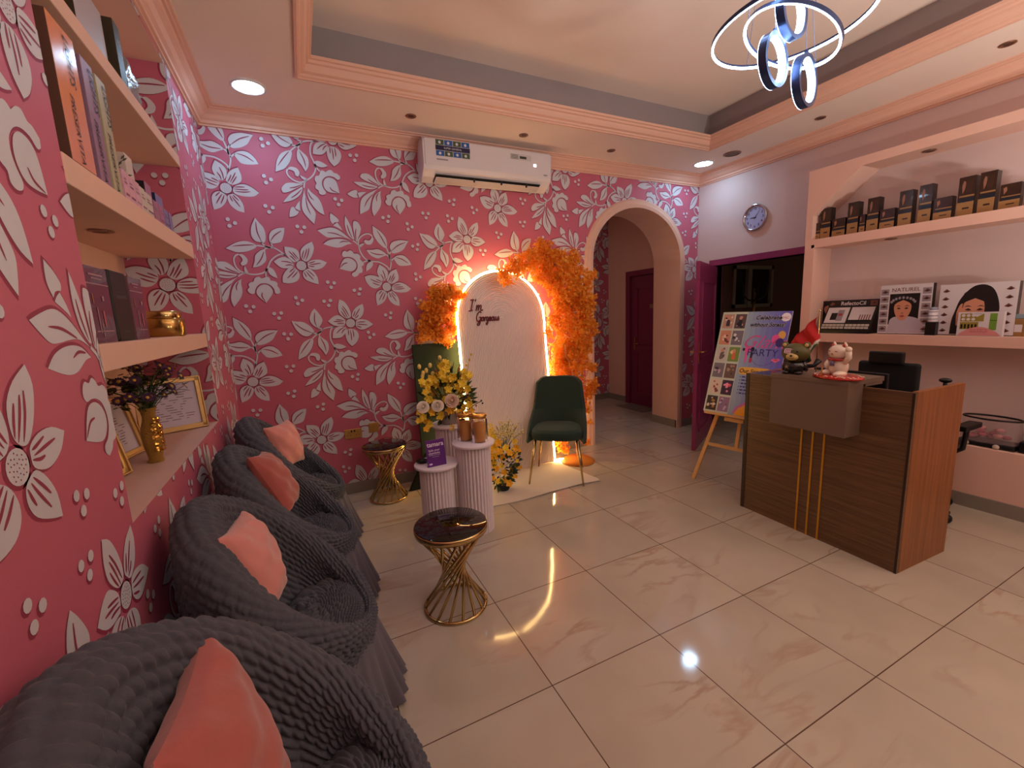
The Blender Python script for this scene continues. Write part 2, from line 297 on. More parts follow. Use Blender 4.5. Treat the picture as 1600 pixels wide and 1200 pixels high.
def clip(P,R):
    n=len(R)
    for i in range(n):
        ax,ay=R[i]; bx_,by=R[(i+1)%n]; ex,ey=bx_-ax,by-ay; out=[]
        if not P: return P
        d=[(ex*(p[1]-ay)-ey*(p[0]-ax)) for p in P]
        for j in range(len(P)):
            p,q=P[j-1],P[j]; dp,dq=d[j-1],d[j]
            if (dp>=0)!=(dq>=0): t=dp/(dp-dq); out.append((p[0]+(q[0]-p[0])*t,p[1]+(q[1]-p[1])*t))
            if dq>=0: out.append(q)
        P=out
    return P
def wallpaper(mesh,regions,A,P3,off=(.0004,.0012,.0017)):
    """regions: convex CCW polygons in (u,z); A: lattice origin; P3(u,z,n)->3D"""
    for R in regions:
        mesh.add([P3(u,z,0) for u,z in R],[tuple(range(len(R)))],0)
    us=[p[0] for R in regions for p in R]; zs=[p[1] for R in regions for p in R]
    u0,u1,z0,z1=min(us)-.6,max(us)+.6,min(zs)-.6,max(zs)+.6
    inst=[]
    for i in range(-12,14):
        for j in range(-16,18):
            bx_,by=A[0]+i*1.115,A[1]+i*.735+j*1.47
            if i%1==0:
                for (dx,dy,rot) in ((0,0,-114.5),(.783,.432,0),(.45,-.559,-46.5)):
                    u,z=bx_+dx,by+dy
                    if u0<u<u1 and z0<z<z1: inst.append((MOT,u,z,math.radians(rot)))
                for dx,dy in TRIO:
                    u,z=bx_+dx,by+dy
                    if u0<u<u1 and z0<z<z1: inst.append((DOT,u,z,(u*7.3+z*3.1)%1-.5))
    bb=[(min(p[0] for p in R),max(p[0] for p in R),min(p[1] for p in R),max(p[1] for p in R)) for R in regions]
    for G,u,z,rot in inst:
        c,s=math.cos(rot),math.sin(rot)
        for lay in range(3):
            for P in G[lay]:
                Q=[(u+x*c-y*s,z+x*s+y*c) for x,y in P]
                a=sum(Q[k][0]*Q[(k+1)%len(Q)][1]-Q[(k+1)%len(Q)][0]*Q[k][1] for k in range(len(Q)))
                if a<0: Q=Q[::-1]
                qx0=min(q[0] for q in Q);qx1=max(q[0] for q in Q);qz0=min(q[1] for q in Q);qz1=max(q[1] for q in Q)
                for R,(a0,a1,b0,b1) in zip(regions,bb):
                    if qx1<a0 or qx0>a1 or qz1<b0 or qz0>b1: continue
                    K=clip(Q,R)
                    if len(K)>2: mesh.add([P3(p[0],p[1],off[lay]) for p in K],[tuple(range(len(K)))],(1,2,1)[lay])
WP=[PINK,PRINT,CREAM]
# back wall with arch opening
AX0,AX1,AZS,AB=3.46,4.77,2.1,.584
acx=(AX0+AX1)/2; aa=(AX1-AX0)/2
def arcz(x,a=aa,b=AB): 
    t=(x-acx)/a; return AZS+b*math.sqrt(max(0,1-t*t))
regs=[rect(0,0,AX0,HC),rect(AX1,0,W,HC)]
NS=24; xs=[acx-aa*math.cos(PI*i/NS) for i in range(NS+1)]
for i in range(NS): regs.append([(xs[i],arcz(xs[i])),(xs[i+1],arcz(xs[i+1])),(xs[i+1],HC),(xs[i],HC)])
A0=(.124,2.567)
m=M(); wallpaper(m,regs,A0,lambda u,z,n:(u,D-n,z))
TH=.42
# thickness: back face and reveal (separate colour index 3)
arc=[(AX0,0)]+[(x,arcz(x)) for x in xs]+[(AX1,0)]
for i in range(len(arc)-1):
    p,q=arc[i],arc[i+1]; m.add([(p[0],D,p[1]),(q[0],D,q[1]),(q[0],D+TH,q[1]),(p[0],D+TH,p[1])],[(0,1,2,3)],3,True)
for R in regs: m.add([(u,D+TH,z) for u,z in R],[tuple(range(len(R)))[::-1]],3)
struct(m.build('wall_back',WP+[PEACH]))
# arch moulding
m=M()
def archpath(ex,n=28):
    a=aa+ex; b=AB+ex
    P=[(acx-a,0)]+[(acx-a*math.cos(PI*i/n),AZS+b*math.sin(PI*i/n)) for i in range(n+1)]+[(acx+a,0)]
    return P
prof=[(-.004,.0),(-.004,-.028),(.03,-.034),(.05,-.026),(.075,-.024),(.092,-.010),(.096,0)]
paths=[archpath(e) for e,_ in prof]
vs=[];fs=[]
for (e,dy),pp in zip(prof,paths): vs+=[(x,D+dy,z) for x,z in pp]
n=len(paths[0])
for j in range(len(prof)-1):
    for i in range(n-1): fs.append((j*n+i,j*n+i+1,(j+1)*n+i+1,(j+1)*n+i))
m.add(vs,fs,0,False); struct(m.build('trim_arch',PEACH))
# left wall with alcove
AY0,AY1,AZ0,AZ1=1.606,3.13,.97,2.97; AD=-.32
m=M()
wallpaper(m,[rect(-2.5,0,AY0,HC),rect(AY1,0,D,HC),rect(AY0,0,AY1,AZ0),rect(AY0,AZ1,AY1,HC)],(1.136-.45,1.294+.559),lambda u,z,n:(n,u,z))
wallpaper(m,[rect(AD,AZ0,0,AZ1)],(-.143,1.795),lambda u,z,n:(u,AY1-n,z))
m.add([(AD,AY0,AZ0),(AD,AY1,AZ0),(AD,AY1,AZ1),(AD,AY0,AZ1)],[(0,1,2,3)],3)
m.add([(AD,AY0,AZ0),(0,AY0,AZ0),(0,AY0,AZ1),(AD,AY0,AZ1)],[(0,1,2,3)],3)
m.add([(AD,AY0,AZ1),(0,AY0,AZ1),(0,AY1,AZ1),(AD,AY1,AZ1)],[(0,1,2,3)],4)
m.add([(AD,AY0,AZ0),(0,AY0,AZ0),(0,AY1,AZ0),(AD,AY1,AZ0)],[(0,1,2,3)],5)
struct(m.build('wall_left',WP+[PEACH,PLASTER,wallpaint('sill_paint',(214,176,162))]))
# right wall with door opening
m=M(); DY0,DY1,DZ=2.60,3.72,2.02
for a,b in (((W,-2.5,0),(W+.12,DY0,HC)),((W,DY1,0),(W+.12,D+TH,HC)),((W,DY0,DZ),(W+.12,DY1,HC))): m.bx(a,b)
struct(m.build('wall_right',BLUSH))
m=M(); m.bx((-.4,-2.5,0),(W+.12,-2.38,HC)); struct(m.build('wall_front',wallpaint('front_wall_paint',(120,106,98))))
# corridor
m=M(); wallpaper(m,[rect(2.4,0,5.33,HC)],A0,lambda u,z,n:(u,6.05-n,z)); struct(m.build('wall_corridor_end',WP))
m=M(); m.bx((5.33,4.41,0),(5.43,4.78,HC)); m.bx((5.33,5.5,0),(5.43,6.05,HC)); m.bx((5.33,4.78,2.08),(5.43,5.5,HC)); m.bx((W,4.36,0),(5.43,4.41,HC)); struct(m.build('wall_corridor_right',PEACH))
m=M(); m.bx((2.3,4.41,0),(2.4,6.05,HC)); struct(m.build('wall_corridor_left',PEACH))
# second room
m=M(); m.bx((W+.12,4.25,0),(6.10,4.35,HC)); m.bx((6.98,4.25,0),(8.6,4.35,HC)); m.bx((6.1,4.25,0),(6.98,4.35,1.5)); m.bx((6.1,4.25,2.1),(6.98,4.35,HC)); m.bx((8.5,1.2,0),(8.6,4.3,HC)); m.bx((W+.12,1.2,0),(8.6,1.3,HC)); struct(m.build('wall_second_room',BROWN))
# ceiling
m=M()
TX0,TX1,TY0,TY1=.656,4.41,-.75,3.29
for a,b in (((-.35,-2.5,HC),(TX0,6.1,HC+.05)),((TX1,-2.5,HC),(8.6,6.1,HC+.05)),((TX0,-2.5,HC),(TX1,TY0,HC+.05)),((TX0,TY1,HC),(TX1,6.1,HC+.05))): m.bx(a,b)
m.bx((TX0-.04,TY0-.04,3.42),(TX1+.04,TY1+.04,3.46))
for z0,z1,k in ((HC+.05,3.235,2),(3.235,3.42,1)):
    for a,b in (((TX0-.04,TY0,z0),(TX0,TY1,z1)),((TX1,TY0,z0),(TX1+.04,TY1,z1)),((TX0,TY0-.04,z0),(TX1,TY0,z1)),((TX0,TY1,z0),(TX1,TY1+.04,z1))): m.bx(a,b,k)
struct(m.build('ceiling',[CEIL,wallpaint('tray_side_shade_grey',(150,138,138)),wallpaint('tray_strip_lit_pale',(206,200,200))]))  # shade on the upper tray side and light on the strip below are painted in

def frame_sweep(x0,y0,x1,y1,prof,inward=True):
    """prof: list (offset inward, z)"""
    m=M(); vs=[];fs=[]
    for o,z in prof: vs+=[(x0+o,y0+o,z),(x1-o,y0+o,z),(x1-o,y1-o,z),(x0+o,y1-o,z)]
    for j in range(len(prof)-1):
        for k in range(4): k2=(k+1)%4; fs.append((j*4+k,j*4+k2,(j+1)*4+k2,(j+1)*4+k))
    m.add(vs,fs,0); return m
cor=[(.0,2.985),(.012,2.985),(.012,2.998),(.026,3.0),(.028,3.018),(.045,3.03),(.062,3.05),(.085,3.066),(.09,3.078),(.105,3.078),(.107,3.088),(.122,3.09),(.124,3.1)]
struct(frame_sweep(0,-2.38,W,D,cor).build('trim_cornice',MOULD))
tray=[(-.004,3.1),(-.004,3.088),(.012,3.086),(.014,3.094),(.026,3.1),(.03,3.112),(.05,3.12),(.062,3.14),(.066,3.155),(.08,3.16),(.084,3.175),(.098,3.178),(.1,3.195),(.03,3.2),(.02,3.2)]
struct(frame_sweep(TX0,TY0,TX1,TY1,tray).build('trim_tray_moulding',MOULD))
m=M(); m.bx((0,D-.012,0),(3.36,D,.1)); m.bx((4.86,D-.012,0),(W,D,.1)); struct(m.build('baseboard_back',GREY))
m=M(); m.bx((4.76,D-.012,0),(4.775,4.41,.1)); m.bx((4.76,D-.012,0),(4.86,D,.1)); m.bx((3.455,D-.0,0),(3.47,4.41,.1)); struct(m.build('baseboard_arch',GREY))
m=M(); m.bx((0,-2.38,0),(.012,D-.012,.1)); struct(m.build('baseboard_left',GREY))
m=M(); m.bx((W-.012,DY1,0),(W,D-.012,.1)); m.bx((4.804,-2.3,0),(4.816,2.53,.1)); struct(m.build('baseboard_right',GREY))
m=M(); m.bx((2.4,6.035,0),(5.33,6.05,.1)); m.bx((5.318,5.5,0),(5.33,6.035,.1)); m.bx((5.318,4.41,0),(5.33,4.78,.1)); struct(m.build('baseboard_corridor',GREY))
# ================================================================== doors and windows
# near door (open leaf)
def door_panel_lines(m,w,h,y,mi):
    for (a,b,c,d) in ((.14,.2,w-.14,.85),(.14,1.0,w-.14,h-.2)):
        for p,q in (((a,b),(c,b)),((c,b),(c,d)),((c,d),(a,d)),((a,d),(a,b))):
            m.bx((min(p[0],q[0])-.012,y,min(p[1],q[1])-.012),(max(p[0],q[0])+.012,y+(.012 if y>0 else -.012),max(p[1],q[1])+.012),mi)
hx,hy=5.06,3.69; ex,ey=4.194,3.195
ang=math.atan2(ey-hy,ex-hx); dl=math.hypot(ex-hx,ey-hy)
dr=thing('door_1','open plum purple panelled door leaf swung into the room',  'door',(hx,hy,0),ang)
dr['kind']='structure'; del dr['label']; del dr['category']
m=M(); m.bx((0,-.02,.008),(dl,.02,2.0)); door_panel_lines(m,dl,2.0,.02,0); door_panel_lines(m,dl,2.0,-.02,0); m.build('door_leaf',DARKP,dr,bevel=.002)
for s in (-1,1):
    m=M(); x=dl-.07
    m.bx((x-.018,s*.02,.95),(x+.018,s*.026,1.17)); m.tube([(x,s*.02,1.07),(x,s*.06,1.07),(x-.01,s*.066,1.07),(x-.12,s*.066,1.068)],.009,10)
    m.build('door_handle',BRASS,dr)
m=M()
for a,b in (((W-.025,DY1,0),(W+.13,DY1+.07,DZ+.07)),((W-.025,DY0-.07,0),(W+.13,DY0,DZ+.07)),((W-.025,DY0,DZ),(W+.13,DY1,DZ+.07))): m.bx(a,b)
struct(m.build('trim_door_frame',DARKP,bevel=.004))
# corridor door
m=M()
X=5.33
for a,b in (((X-.03,4.70,0),(X+.05,4.80,2.14)),((X-.03,5.48,0),(X+.05,5.58,2.14)),((X-.03,4.8,2.06),(X+.05,5.48,2.14))): m.bx(a,b)
struct(m.build('trim_corridor_door_frame',DARKD,bevel=.004))
d2=thing('door_2','x','x',(X+.03,5.48,0),-PI/2); del d2['label']; del d2['category']; struct(d2)
m=M(); m.bx((0,-.02,0),(.68,.02,2.06)); door_panel_lines(m,.68,2.06,-.02,0); m.build('door_leaf',DARKD,d2)
m=M(); m.tube([(.08,-.02,1.0),(.08,-.055,1.0),(.19,-.055,1.0)],.009,8); m.bx((.062,-.026,.9),(.098,-.02,1.1)); m.build('door_handle',BRASS,d2)
m=M(); m.bx((.42,-.035,1.55),(.62,-.032,1.61)); m.build('door_sign',mat('tan_sign',(150,110,80),.5),d2)
m=M(); m.grid(lambda u,v:(5.0+.32*u,4.86+.6*v,.008+.004*math.sin(u*9)*math.sin(v*7)),14,20); m.bx((5.0,4.86,0),(5.32,5.46,.006))
tag(m.build('doormat',mat('grey_doormat',(120,104,96),.95,bump=.4,bscale=200)),'thin grey mat on corridor floor before plum closed door','doormat')
m=M(); m.bx((4.52,6.0,1.52),(4.95,6.05,1.58)); m.bx((4.52,5.96,1.535),(4.95,6.0,1.55))
tag(m.build('wall_rail',mat('dark_rail',(46,34,34),.5)),'small dark horizontal rail mounted on wallpapered corridor wall','rail')
# second room window and clothes stand
wn=thing('window_1','x','x',(6.1,4.25,1.5)); del wn['label']; del wn['category']; struct(wn)
m=M()
for a,b in (((0,-.02,0),(.05,.06,.6)),((.83,-.02,0),(.88,.06,.6)),((0,-.02,0),(.88,.06,.05)),((0,-.02,.55),(.88,.06,.6)),((.30,-.03,0),(.38,.06,.6))): m.bx(a,b)
m.build('window_frame',mat('grey_aluminium',(170,160,140),.4,.3),wn)
m=M(); m.bx((.04,.02,.04),(.84,.028,.56)); m.build('window_pane',mat('night_glass',(24,26,24),.05),wn)
st=thing('clothes_stand','dark curved-hook stand with brass poles in the dim room behind easel','stand',(5.86,3.75,0))
m=M(); m.lathe([(.0,0),(.17,0),(.17,.02),(.03,.03)],24); m.build('base',BLACK,st)
m=M(); m.tube([(0,0,.02),(0,0,1.75)],.012); m.tube([(.03,.0,.02),(.03,0,1.7)],.008); m.build('pole',BRASS,st)
for k in range(5):
    a=k*2*PI/5+.3; m=M(); c_,s_=math.cos(a),math.sin(a)
    m.tube([(0,0,1.6),(.07*c_,.07*s_,1.60),(.14*c_,.14*s_,1.66),(.15*c_,.15*s_,1.76),(.13*c_,.13*s_,1.80)],[.012,.012,.01,.01,.012],8); m.build('hook',BLACK,st)
# ================================================================== ceiling fittings
def downlight(x,y,label):
    t=thing('ceiling_downlight',label,'downlight',(x,y,HC),0,'round ceiling downlights')
    m=M(); m.lathe([(.092,-.001),(.105,-.001),(.106,-.006),(.094,-.010),(.09,-.006)],40,caps=False); m.build('rim',WHITE,t)
    m=M(); m.lathe([(.0,-.004),(.09,-.004)],40,caps=False); m.build('diffuser',mat('downlight_glow',(255,255,255),.5,emit=(.44,.73,1.0),es=54),t)
downlight(.375,3.53,'glowing white round downlight above wallpaper corner beside the alcove')
downlight(4.70,3.60,'glowing white round downlight in ceiling corner near wall clock')
SPOTS=[(1.461,3.578,HC,'small unlit spotlight in ceiling left of the air conditioner'),(2.46,3.6,HC,'small unlit spotlight in ceiling above air conditioner right half'),
(3.451,3.632,HC,'small unlit spotlight in ceiling between air conditioner and arch top'),(4.714,2.41,HC,'small unlit spotlight in ceiling right of the chandelier, nearer round speaker'),(4.713,1.313,HC,'small unlit spotlight in ceiling near upper right photo corner')]
SP=mat('spot_metal',(150,110,90),.35,.8)
base=None
def spot(x,y,z,label,g,sz=1):
    global base
    if base is None:
        base=thing('recessed_spotlight',label,'spotlight',(x,y,z),0,g)
        m=M(); m.lathe([(.028,-.001),(.040,-.001),(.041,-.005),(.030,-.007),(.024,-.003)],24,caps=False); m.build('ring',SP,base)
        m=M(); m.lathe([(0,-.003),(.012,-.004),(.024,-.002)],20,caps=False); m.build('bulb',mat('dark_bulb',(70,48,40),.3),base)
        return base
    return dup(base,(x,y,z),0,label,g)
for x,y,z,l in SPOTS: spot(x,y,z,l,'recessed ceiling spotlights')
spot(-.15,2.30,1.94,'tiny spotlight under the alcove shelf that holds cosmetic boxes','spotlights under the alcove shelves')
spot(-.15,2.30,2.44,'tiny spotlight under the topmost alcove shelf','spotlights under the alcove shelves')
spot(-.15,2.12,2.97,'tiny spotlight in alcove ceiling above the topmost shelf','spotlights under the alcove shelves')
spot(4.93,1.73,2.636,'tiny spotlight under top beam of the right shelving unit','spotlights in the right shelving unit')
spot(4.93,1.92,2.027,'tiny spotlight under dye box shelf of right shelving unit','spotlights in the right shelving unit')
sp=thing('ceiling_speaker','round dark ceiling speaker grille beside glowing downlight near the clock','speaker',(4.738,3.276,HC))
m=M(); m.lathe([(.07,-.001),(.085,-.001),(.084,-.006),(.07,-.008)],32,caps=False); m.build('rim',SP,sp)
m=M(); m.lathe([(0,-.006),(.07,-.004)],32,caps=False); m.build('grille',mat('speaker_mesh',(120,96,86),.7,bump=.6,bscale=600),sp)
# chandelier
GLOW=mat('led_cool_glow',(255,255,255),.5,emit=(.50,.74,1.0),es=15)
CH=thing('ring_chandelier','modern hanging chandelier of glowing white hoops under recessed ceiling','chandelier',(2.45,1.30,3.42))
m=M(); m.lathe([(0,0),(.16,0),(.16,-.03),(.14,-.035),(0,-.035)],32); m.build('ceiling_plate',mat('chrome',(200,200,205),.12,1),CH)
def ring(R,c,rot,label=None,w=.022,name='large_ring',glow_in=False):
    Rm=rot; m=M(); g=M()
    prof=[(-.5,-.5),(.5,-.5),(.5,.5),(-.5,.5)]; n=72
    vs=[];fs=[];vg=[];fg=[]
    for i in range(n):
        a=2*PI*i/n; ca,sa=math.cos(a),math.sin(a)
        for px_,pz in prof:
            r=R+px_*w*.55; vs.append(Vector(c)+Rm@Vector((r*ca,r*sa,pz*w)))
        # luminous strip lies on lower rim and inner face
        for r,z in ((R+.27*w,-.56*w),(R-.32*w,-.56*w),(R-.32*w,-.1*w)) if not glow_in else ((R-.33*w,.4*w),(R-.33*w,-.56*w),(R+.27*w,-.56*w)):
            vg.append(Vector(c)+Rm@Vector((r*ca,r*sa,z)))
    for i in range(n):
        j=(i+1)%n
        for k in range(4): fs.append((i*4+k,j*4+k,j*4+(k+1)%4,i*4+(k+1)%4))
        for k in range(2): fg.append((i*3+k,j*3+k,j*3+k+1,i*3+k+1))
    m.add(vs,fs); g.add(vg,fg)
    o=m.build(name,mat('ring_frame_navy',(60,72,110),.3,.7),CH); g.build('led_strip',GLOW,o)
def rot(ax,deg): return Matrix.Rotation(math.radians(deg),3,ax)
CH0=Vector((2.45,1.30,3.42))
c1=Vector((2.546,1.314,2.72))-CH0; c2=Vector((2.454,1.247,2.62))-CH0
R1=rot('Z',48.5)@rot('X',-2.8); R2=rot('Z',56.3)@rot('X',26.1)
ring(.303,c1,R1,name='large_ring',w=.016); ring(.185,c2,R2,name='middle_ring',w=.016,glow_in=False)
small=[]
for c,az in ((Vector((2.355,1.25,2.515)),10),(Vector((2.515,1.218,2.452)),12),(Vector((2.385,1.205,2.675)),8)):
    c=c-CH0; ring(.092,c,rot('Z',az)@rot('X',90),name='small_ring',w=.03,glow_in=True); small.append(c)
wm=mat('fine_wire',(120,130,160),.4,.5)
def wires(c,R,Rm,angs):
    for a in angs:
        m=M(); a=math.radians(a); p=Vector(c)+Rm@Vector((R*math.cos(a),R*math.sin(a),0)); m.tube([(p.x*.35,p.y*.35,-.03),p],.0014,5); m.build('wire',wm,CH)
wires(c1,.303,R1,(20,140,260)); wires(c2,.185,R2,(60,180,300))
for c in small:
    m=M(); m.tube([(c.x*.6,c.y*.6,-.03),c+Vector((0,0,.092))],.0014,5); m.build('wire',wm,CH)
    m=M(); m.lathe([(0,0),(.008,0),(.008,.02),(0,.024)],10,c=tuple(c+Vector((0,0,.096)))); m.build('wire_clip',mat('ring_frame_navy'),CH)

# ================================================================== air conditioner
AC=thing('air_conditioner','white split air conditioner with colourful stickers on wallpaper wall','air conditioner',(1.60,D,2.72))
L_=1.235
m=M(); prof=[(0,0.02),(-.06,0.0),(-.145,.03),(-.20,.075),(-.215,.11),(-.215,.30),(-.19,.325),(0,.33)]
m.prism(prof,'x',0,L_); m.build('body',mat('ac_white',(222,214,216),.3),AC,bevel=.008,seg=3)
m=M(); m.bx((.006,-.222,.10),(L_-.006,-.214,.315)); m.build('front_panel',mat('ac_white',(222,214,216)),AC,bevel=.004)
m=M(); fr=((0,-.062,.003),(1,0,0),(0,-.80,.30)); 
# outlet slot on the sloped underside
m.add([(.10,-.185,.045),(L_-.10,-.185,.045),(L_-.10,-.085,.000),(.10,-.085,.000)],[(0,1,2,3)]); m.build('air_outlet',mat('ac_dark_slot',(30,28,28),.6),AC)
m=M(); m.prism([(-.095,-.004),(-.17,.022),(-.172,.026),(-.096,.002)],'x',.105,L_-.105); m.build('louvre',mat('ac_louvre',(196,190,190),.4),AC)
for k,x in enumerate((.45,.72,.98)):
    m=M(); m.bx((x,-.18,.01),(x+.012,-.165,.045)); m.build('louvre_clip',BLACK,AC)
m=M(); fr=((.10,-.2222,.18),(1,0,0),(0,0,1))
m.flat(rect(0,0,.31,.135),fr,0); m.flat(rect(0,.048,.31,.087),fr,1,.001)
for k in range(4):
    for r_ in (0,1):
        x0=.003+k*.077; y0=.003 if r_==0 else .09
        m.flat(rect(x0,y0,x0+.072,y0+.042),fr,2 if (k+r_)%2==0 else 3,.001)
        m.flat(ell(x0+.035,y0+.02,.012,.012,10),fr,4,.0014)
m.text('SUPER GENERAL',.022,fr,(.155,.067),4,.0014)
m.build('feature_sticker',[mat('sticker_edge',(200,200,200),.4),mat('sticker_navy',(28,26,70),.4),mat('sticker_blue',(40,92,170),.4),mat('sticker_green',(70,90,60),.4),mat('sticker_white',(214,214,220),.4)],AC)
m=M(); fr=((.80,-.2222,.23),(1,0,0),(0,0,1)); m.flat(rect(0,0,.22,.05),fr,0); m.flat(rect(.10,.012,.17,.034),fr,1,.001)
for k in range(6): m.flat(rect(.01,.006+.007*k,.085,.009+.007*k),fr,1,.001)
m.build('rating_sticker',[mat('sticker_pale',(205,200,196),.4),mat('sticker_print',(60,60,60),.5)],AC)
m=M(); m.flat(rect(0,0,.028,.024),((1.045,-.2222,.186),(1,0,0),(0,0,1))); m.build('display',mat('ac_display_lit',(230,240,255),.4,emit=(.8,.9,1),es=3),AC)
m=M(); m.flat(rect(0,0,.1,.012),((.105,-.2222,.148),(1,0,0),(0,0,1))); m.flat(rect(0,0,.04,.012),((1.15,-.2222,.115),(1,0,0),(0,0,1))); m.build('brand_badge',mat('badge_grey',(150,146,150),.4),AC)
# ================================================================== clock
CK=thing('wall_clock','round silver-rimmed wall clock with pale lilac face','clock',(W,3.222,2.472))
m=M(); m.T=Matrix.Rotation(-PI/2,4,'Y')
m.lathe([(0,0),(.125,0),(.137,.008),(.14,.025),(.134,.036),(.122,.034),(.116,.02)],48,caps=False); m.build('rim',mat('chrome',(200,200,205)),CK)
m=M(); m.T=Matrix.Rotation(-PI/2,4,'Y'); m.lathe([(0,.018),(.118,.018)],40,caps=False); m.build('dial',mat('dial_lilac',(176,176,214),.4),CK)
m=M(); fr=((-.0185,0,0),(0,-1,0),(0,0,1))
for h in range(1,13):
    a=PI/2-h*PI/6; m.text(str(h),.034,fr,(.092*math.cos(a),.092*math.sin(a)),0,.0006,bold=.02)
m.build('numerals',mat('ink',(44,40,70),.5),CK)
for a,l,w_ in ((178,.055,.006),(52,.08,.004)):
    m=M(); a=math.radians(a); c_,s_=math.cos(a),math.sin(a)
    m.flat([(-s_*w_-c_*.015,c_*w_-s_*.015),(s_*w_-c_*.015,-c_*w_-s_*.015),(s_*w_*.5+c_*l,-c_*w_*.5+s_*l),(-s_*w_*.5+c_*l,c_*w_*.5+s_*l)],fr,0,.002); m.build('hand',mat('ink',(44,40,70)),CK)
# ================================================================== alcove shelves
def ashelf(z0,z1,label):
    m=M(); m.bx((AD,AY0,z0),(0.004,AY1,z1)); return tag(m.build('alcove_shelf',PEACH,bevel=.003),label,'shelf','plaster shelves in the alcove')
ashelf(2.44,2.50,'topmost peach alcove shelf, just below the ceiling'); ashelf(1.94,2.02,'peach alcove shelf carrying tall orange, lilac and sage boxes'); ashelf(1.43,1.51,'lowest peach alcove shelf carrying black box and gold jar')
def plainbox(name,label,cat,y0,y1,z0,h,x0,x1,front,side,group,parts=None,bev=.0015,rz=0):
    t=thing(name,label,cat,((x0+x1)/2,(y0+y1)/2,z0),rz,group)
    m=M(); m.box((0,0,h/2),(x1-x0,y1-y0,h),0)
    m.f; m.m=[0]*6; m.m[2-1]=1   # +x face gets the front print
    o=m.build('carton',[side,front],t,bevel=bev); return t
def xfr(t,w,h,x): return ((x,-w/2,0),(0,1,0),(0,0,1))   # frame for prints on +x face
INK=mat('ink_dark',(40,28,30),.6)
# three tall boxes
for (y0,y1,h,x0,x1,fc,sd,lb) in ((1.667,1.825,.375,-.03,.004,(226,140,96),(96,64,54),'glossy orange cosmetic box, nearest on the middle alcove shelf'),
    (1.868,1.955,.365,-.03,.002,(150,112,136),(150,112,136),'matte lilac cosmetic box between orange and sage boxes'),
    (1.985,2.065,.365,-.03,.0,(176,166,132),(176,166,132),'matte sage cosmetic box right of the lilac one')):
    g=mat('gloss_wrap_orange',fc,.15) if fc[0]==226 else mat('card_%d'%fc[0],fc,.5)
    t=plainbox('cosmetic_box',lb,'box',y0,y1,2.02,h,x0,x1,g,mat('card_side_%d'%sd[0],sd,.5),'tall boxes on the middle alcove shelf')
    w_=y1-y0; m=M(); fr=(((x1-x0)/2+.0012,0,0),(0,0,-1),(0,1,0))
    m.text('LIGHTS',.050,fr,(-h*.78,.018),0,.0006,shear=.3,sx=.8); m.text('PRESERVITA',.036,fr,(-h*.27,-.008),0,.0006,shear=.25); m.build('lettering',INK,t)
# pink cartons in front row, further along
PK=mat('card_pink',(214,160,176),.5); CR=mat('card_cream',(206,190,178),.5); MV=mat('card_mauve',(170,110,140),.5); NV=mat('card_navy',(36,44,80),.4); DK=mat('card_black',(30,20,26),.4); LV=mat('card_lavender',(130,120,170),.5)
grp='small cartons on the middle alcove shelf'
for (y0,y1,h,x1,fm,lb,bar) in ((2.09,2.14,.105,.0,PK,'small pink carton directly right of the sage box',0),(2.145,2.205,.10,0,PK,'small pink carton, second right of sage box',1),(2.21,2.275,.10,0,PK,'small pink carton with pale front, third right of sage box',2),(2.28,2.34,.095,0,CR,'small cream carton in front of the floral printed carton',3),(2.345,2.43,.09,0,CR,'small cream carton next to the mauve ones',4),
    (2.45,2.52,.085,0,MV,'small mauve carton below the dark topped one',5),(2.53,2.60,.085,0,MV,'small mauve carton left of the blue cartons',6),(2.61,2.68,.085,0,LV,'small lavender carton, first of the blue cartons',7),(2.69,2.75,.085,0,LV,'small lavender carton, last on the front row by the flower wall',8)):
    t=plainbox('small_carton',lb,'box',y0,y1,2.02,h,-.028,x1,fm,fm if bar!=8 else NV,grp)
    m=M(); fr=((.0145,-(y1-y0)/2,0),(0,1,0),(0,0,1)); m.flat(rect(.008,h*.15,(y1-y0)-.008,h*.22),fr); m.flat(rect(.01,h*.55,(y1-y0)-.012,h*.6),fr); m.flat(rect(.01,h*.68,(y1-y0)*.6,h*.72),fr)
    m.build('print',mat('print_%d'%(bar%3),((150,90,110),(120,70,100),(150,130,140))[bar%3],.6),t)
t=plainbox('floral_carton','cream carton with grey leafy print behind the pink cartons','box',2.275,2.36,2.02,.215,-.14,-.03,CR,CR,None)
m=M(); random.seed(5)
for k in range(26):
    a=random.random()*PI; x=random.uniform(-.08,.02); z=random.uniform(.12,.2); c_,s_=math.cos(a),math.sin(a)
    m.flat([(x,z),(x+.012*c_-.004*s_,z+.012*s_+.004*c_),(x+.024*c_,z+.024*s_),(x+.012*c_+.004*s_,z+.012*s_-.004*c_)],((.03,-.0432,.005),(1,0,0),(0,0,1)))
m.build('leaf_print',mat('leaf_print_grey',(96,90,84),.6),t)
plainbox('mauve_carton','mauve carton with black side behind the small mauve cartons','box',2.49,2.58,2.02,.17,-.13,-.03,MV,DK,None)
plainbox('blue_carton','blue carton with navy side behind lavender cartons','box',2.64,2.76,2.02,.16,-.13,-.03,LV,NV,None)
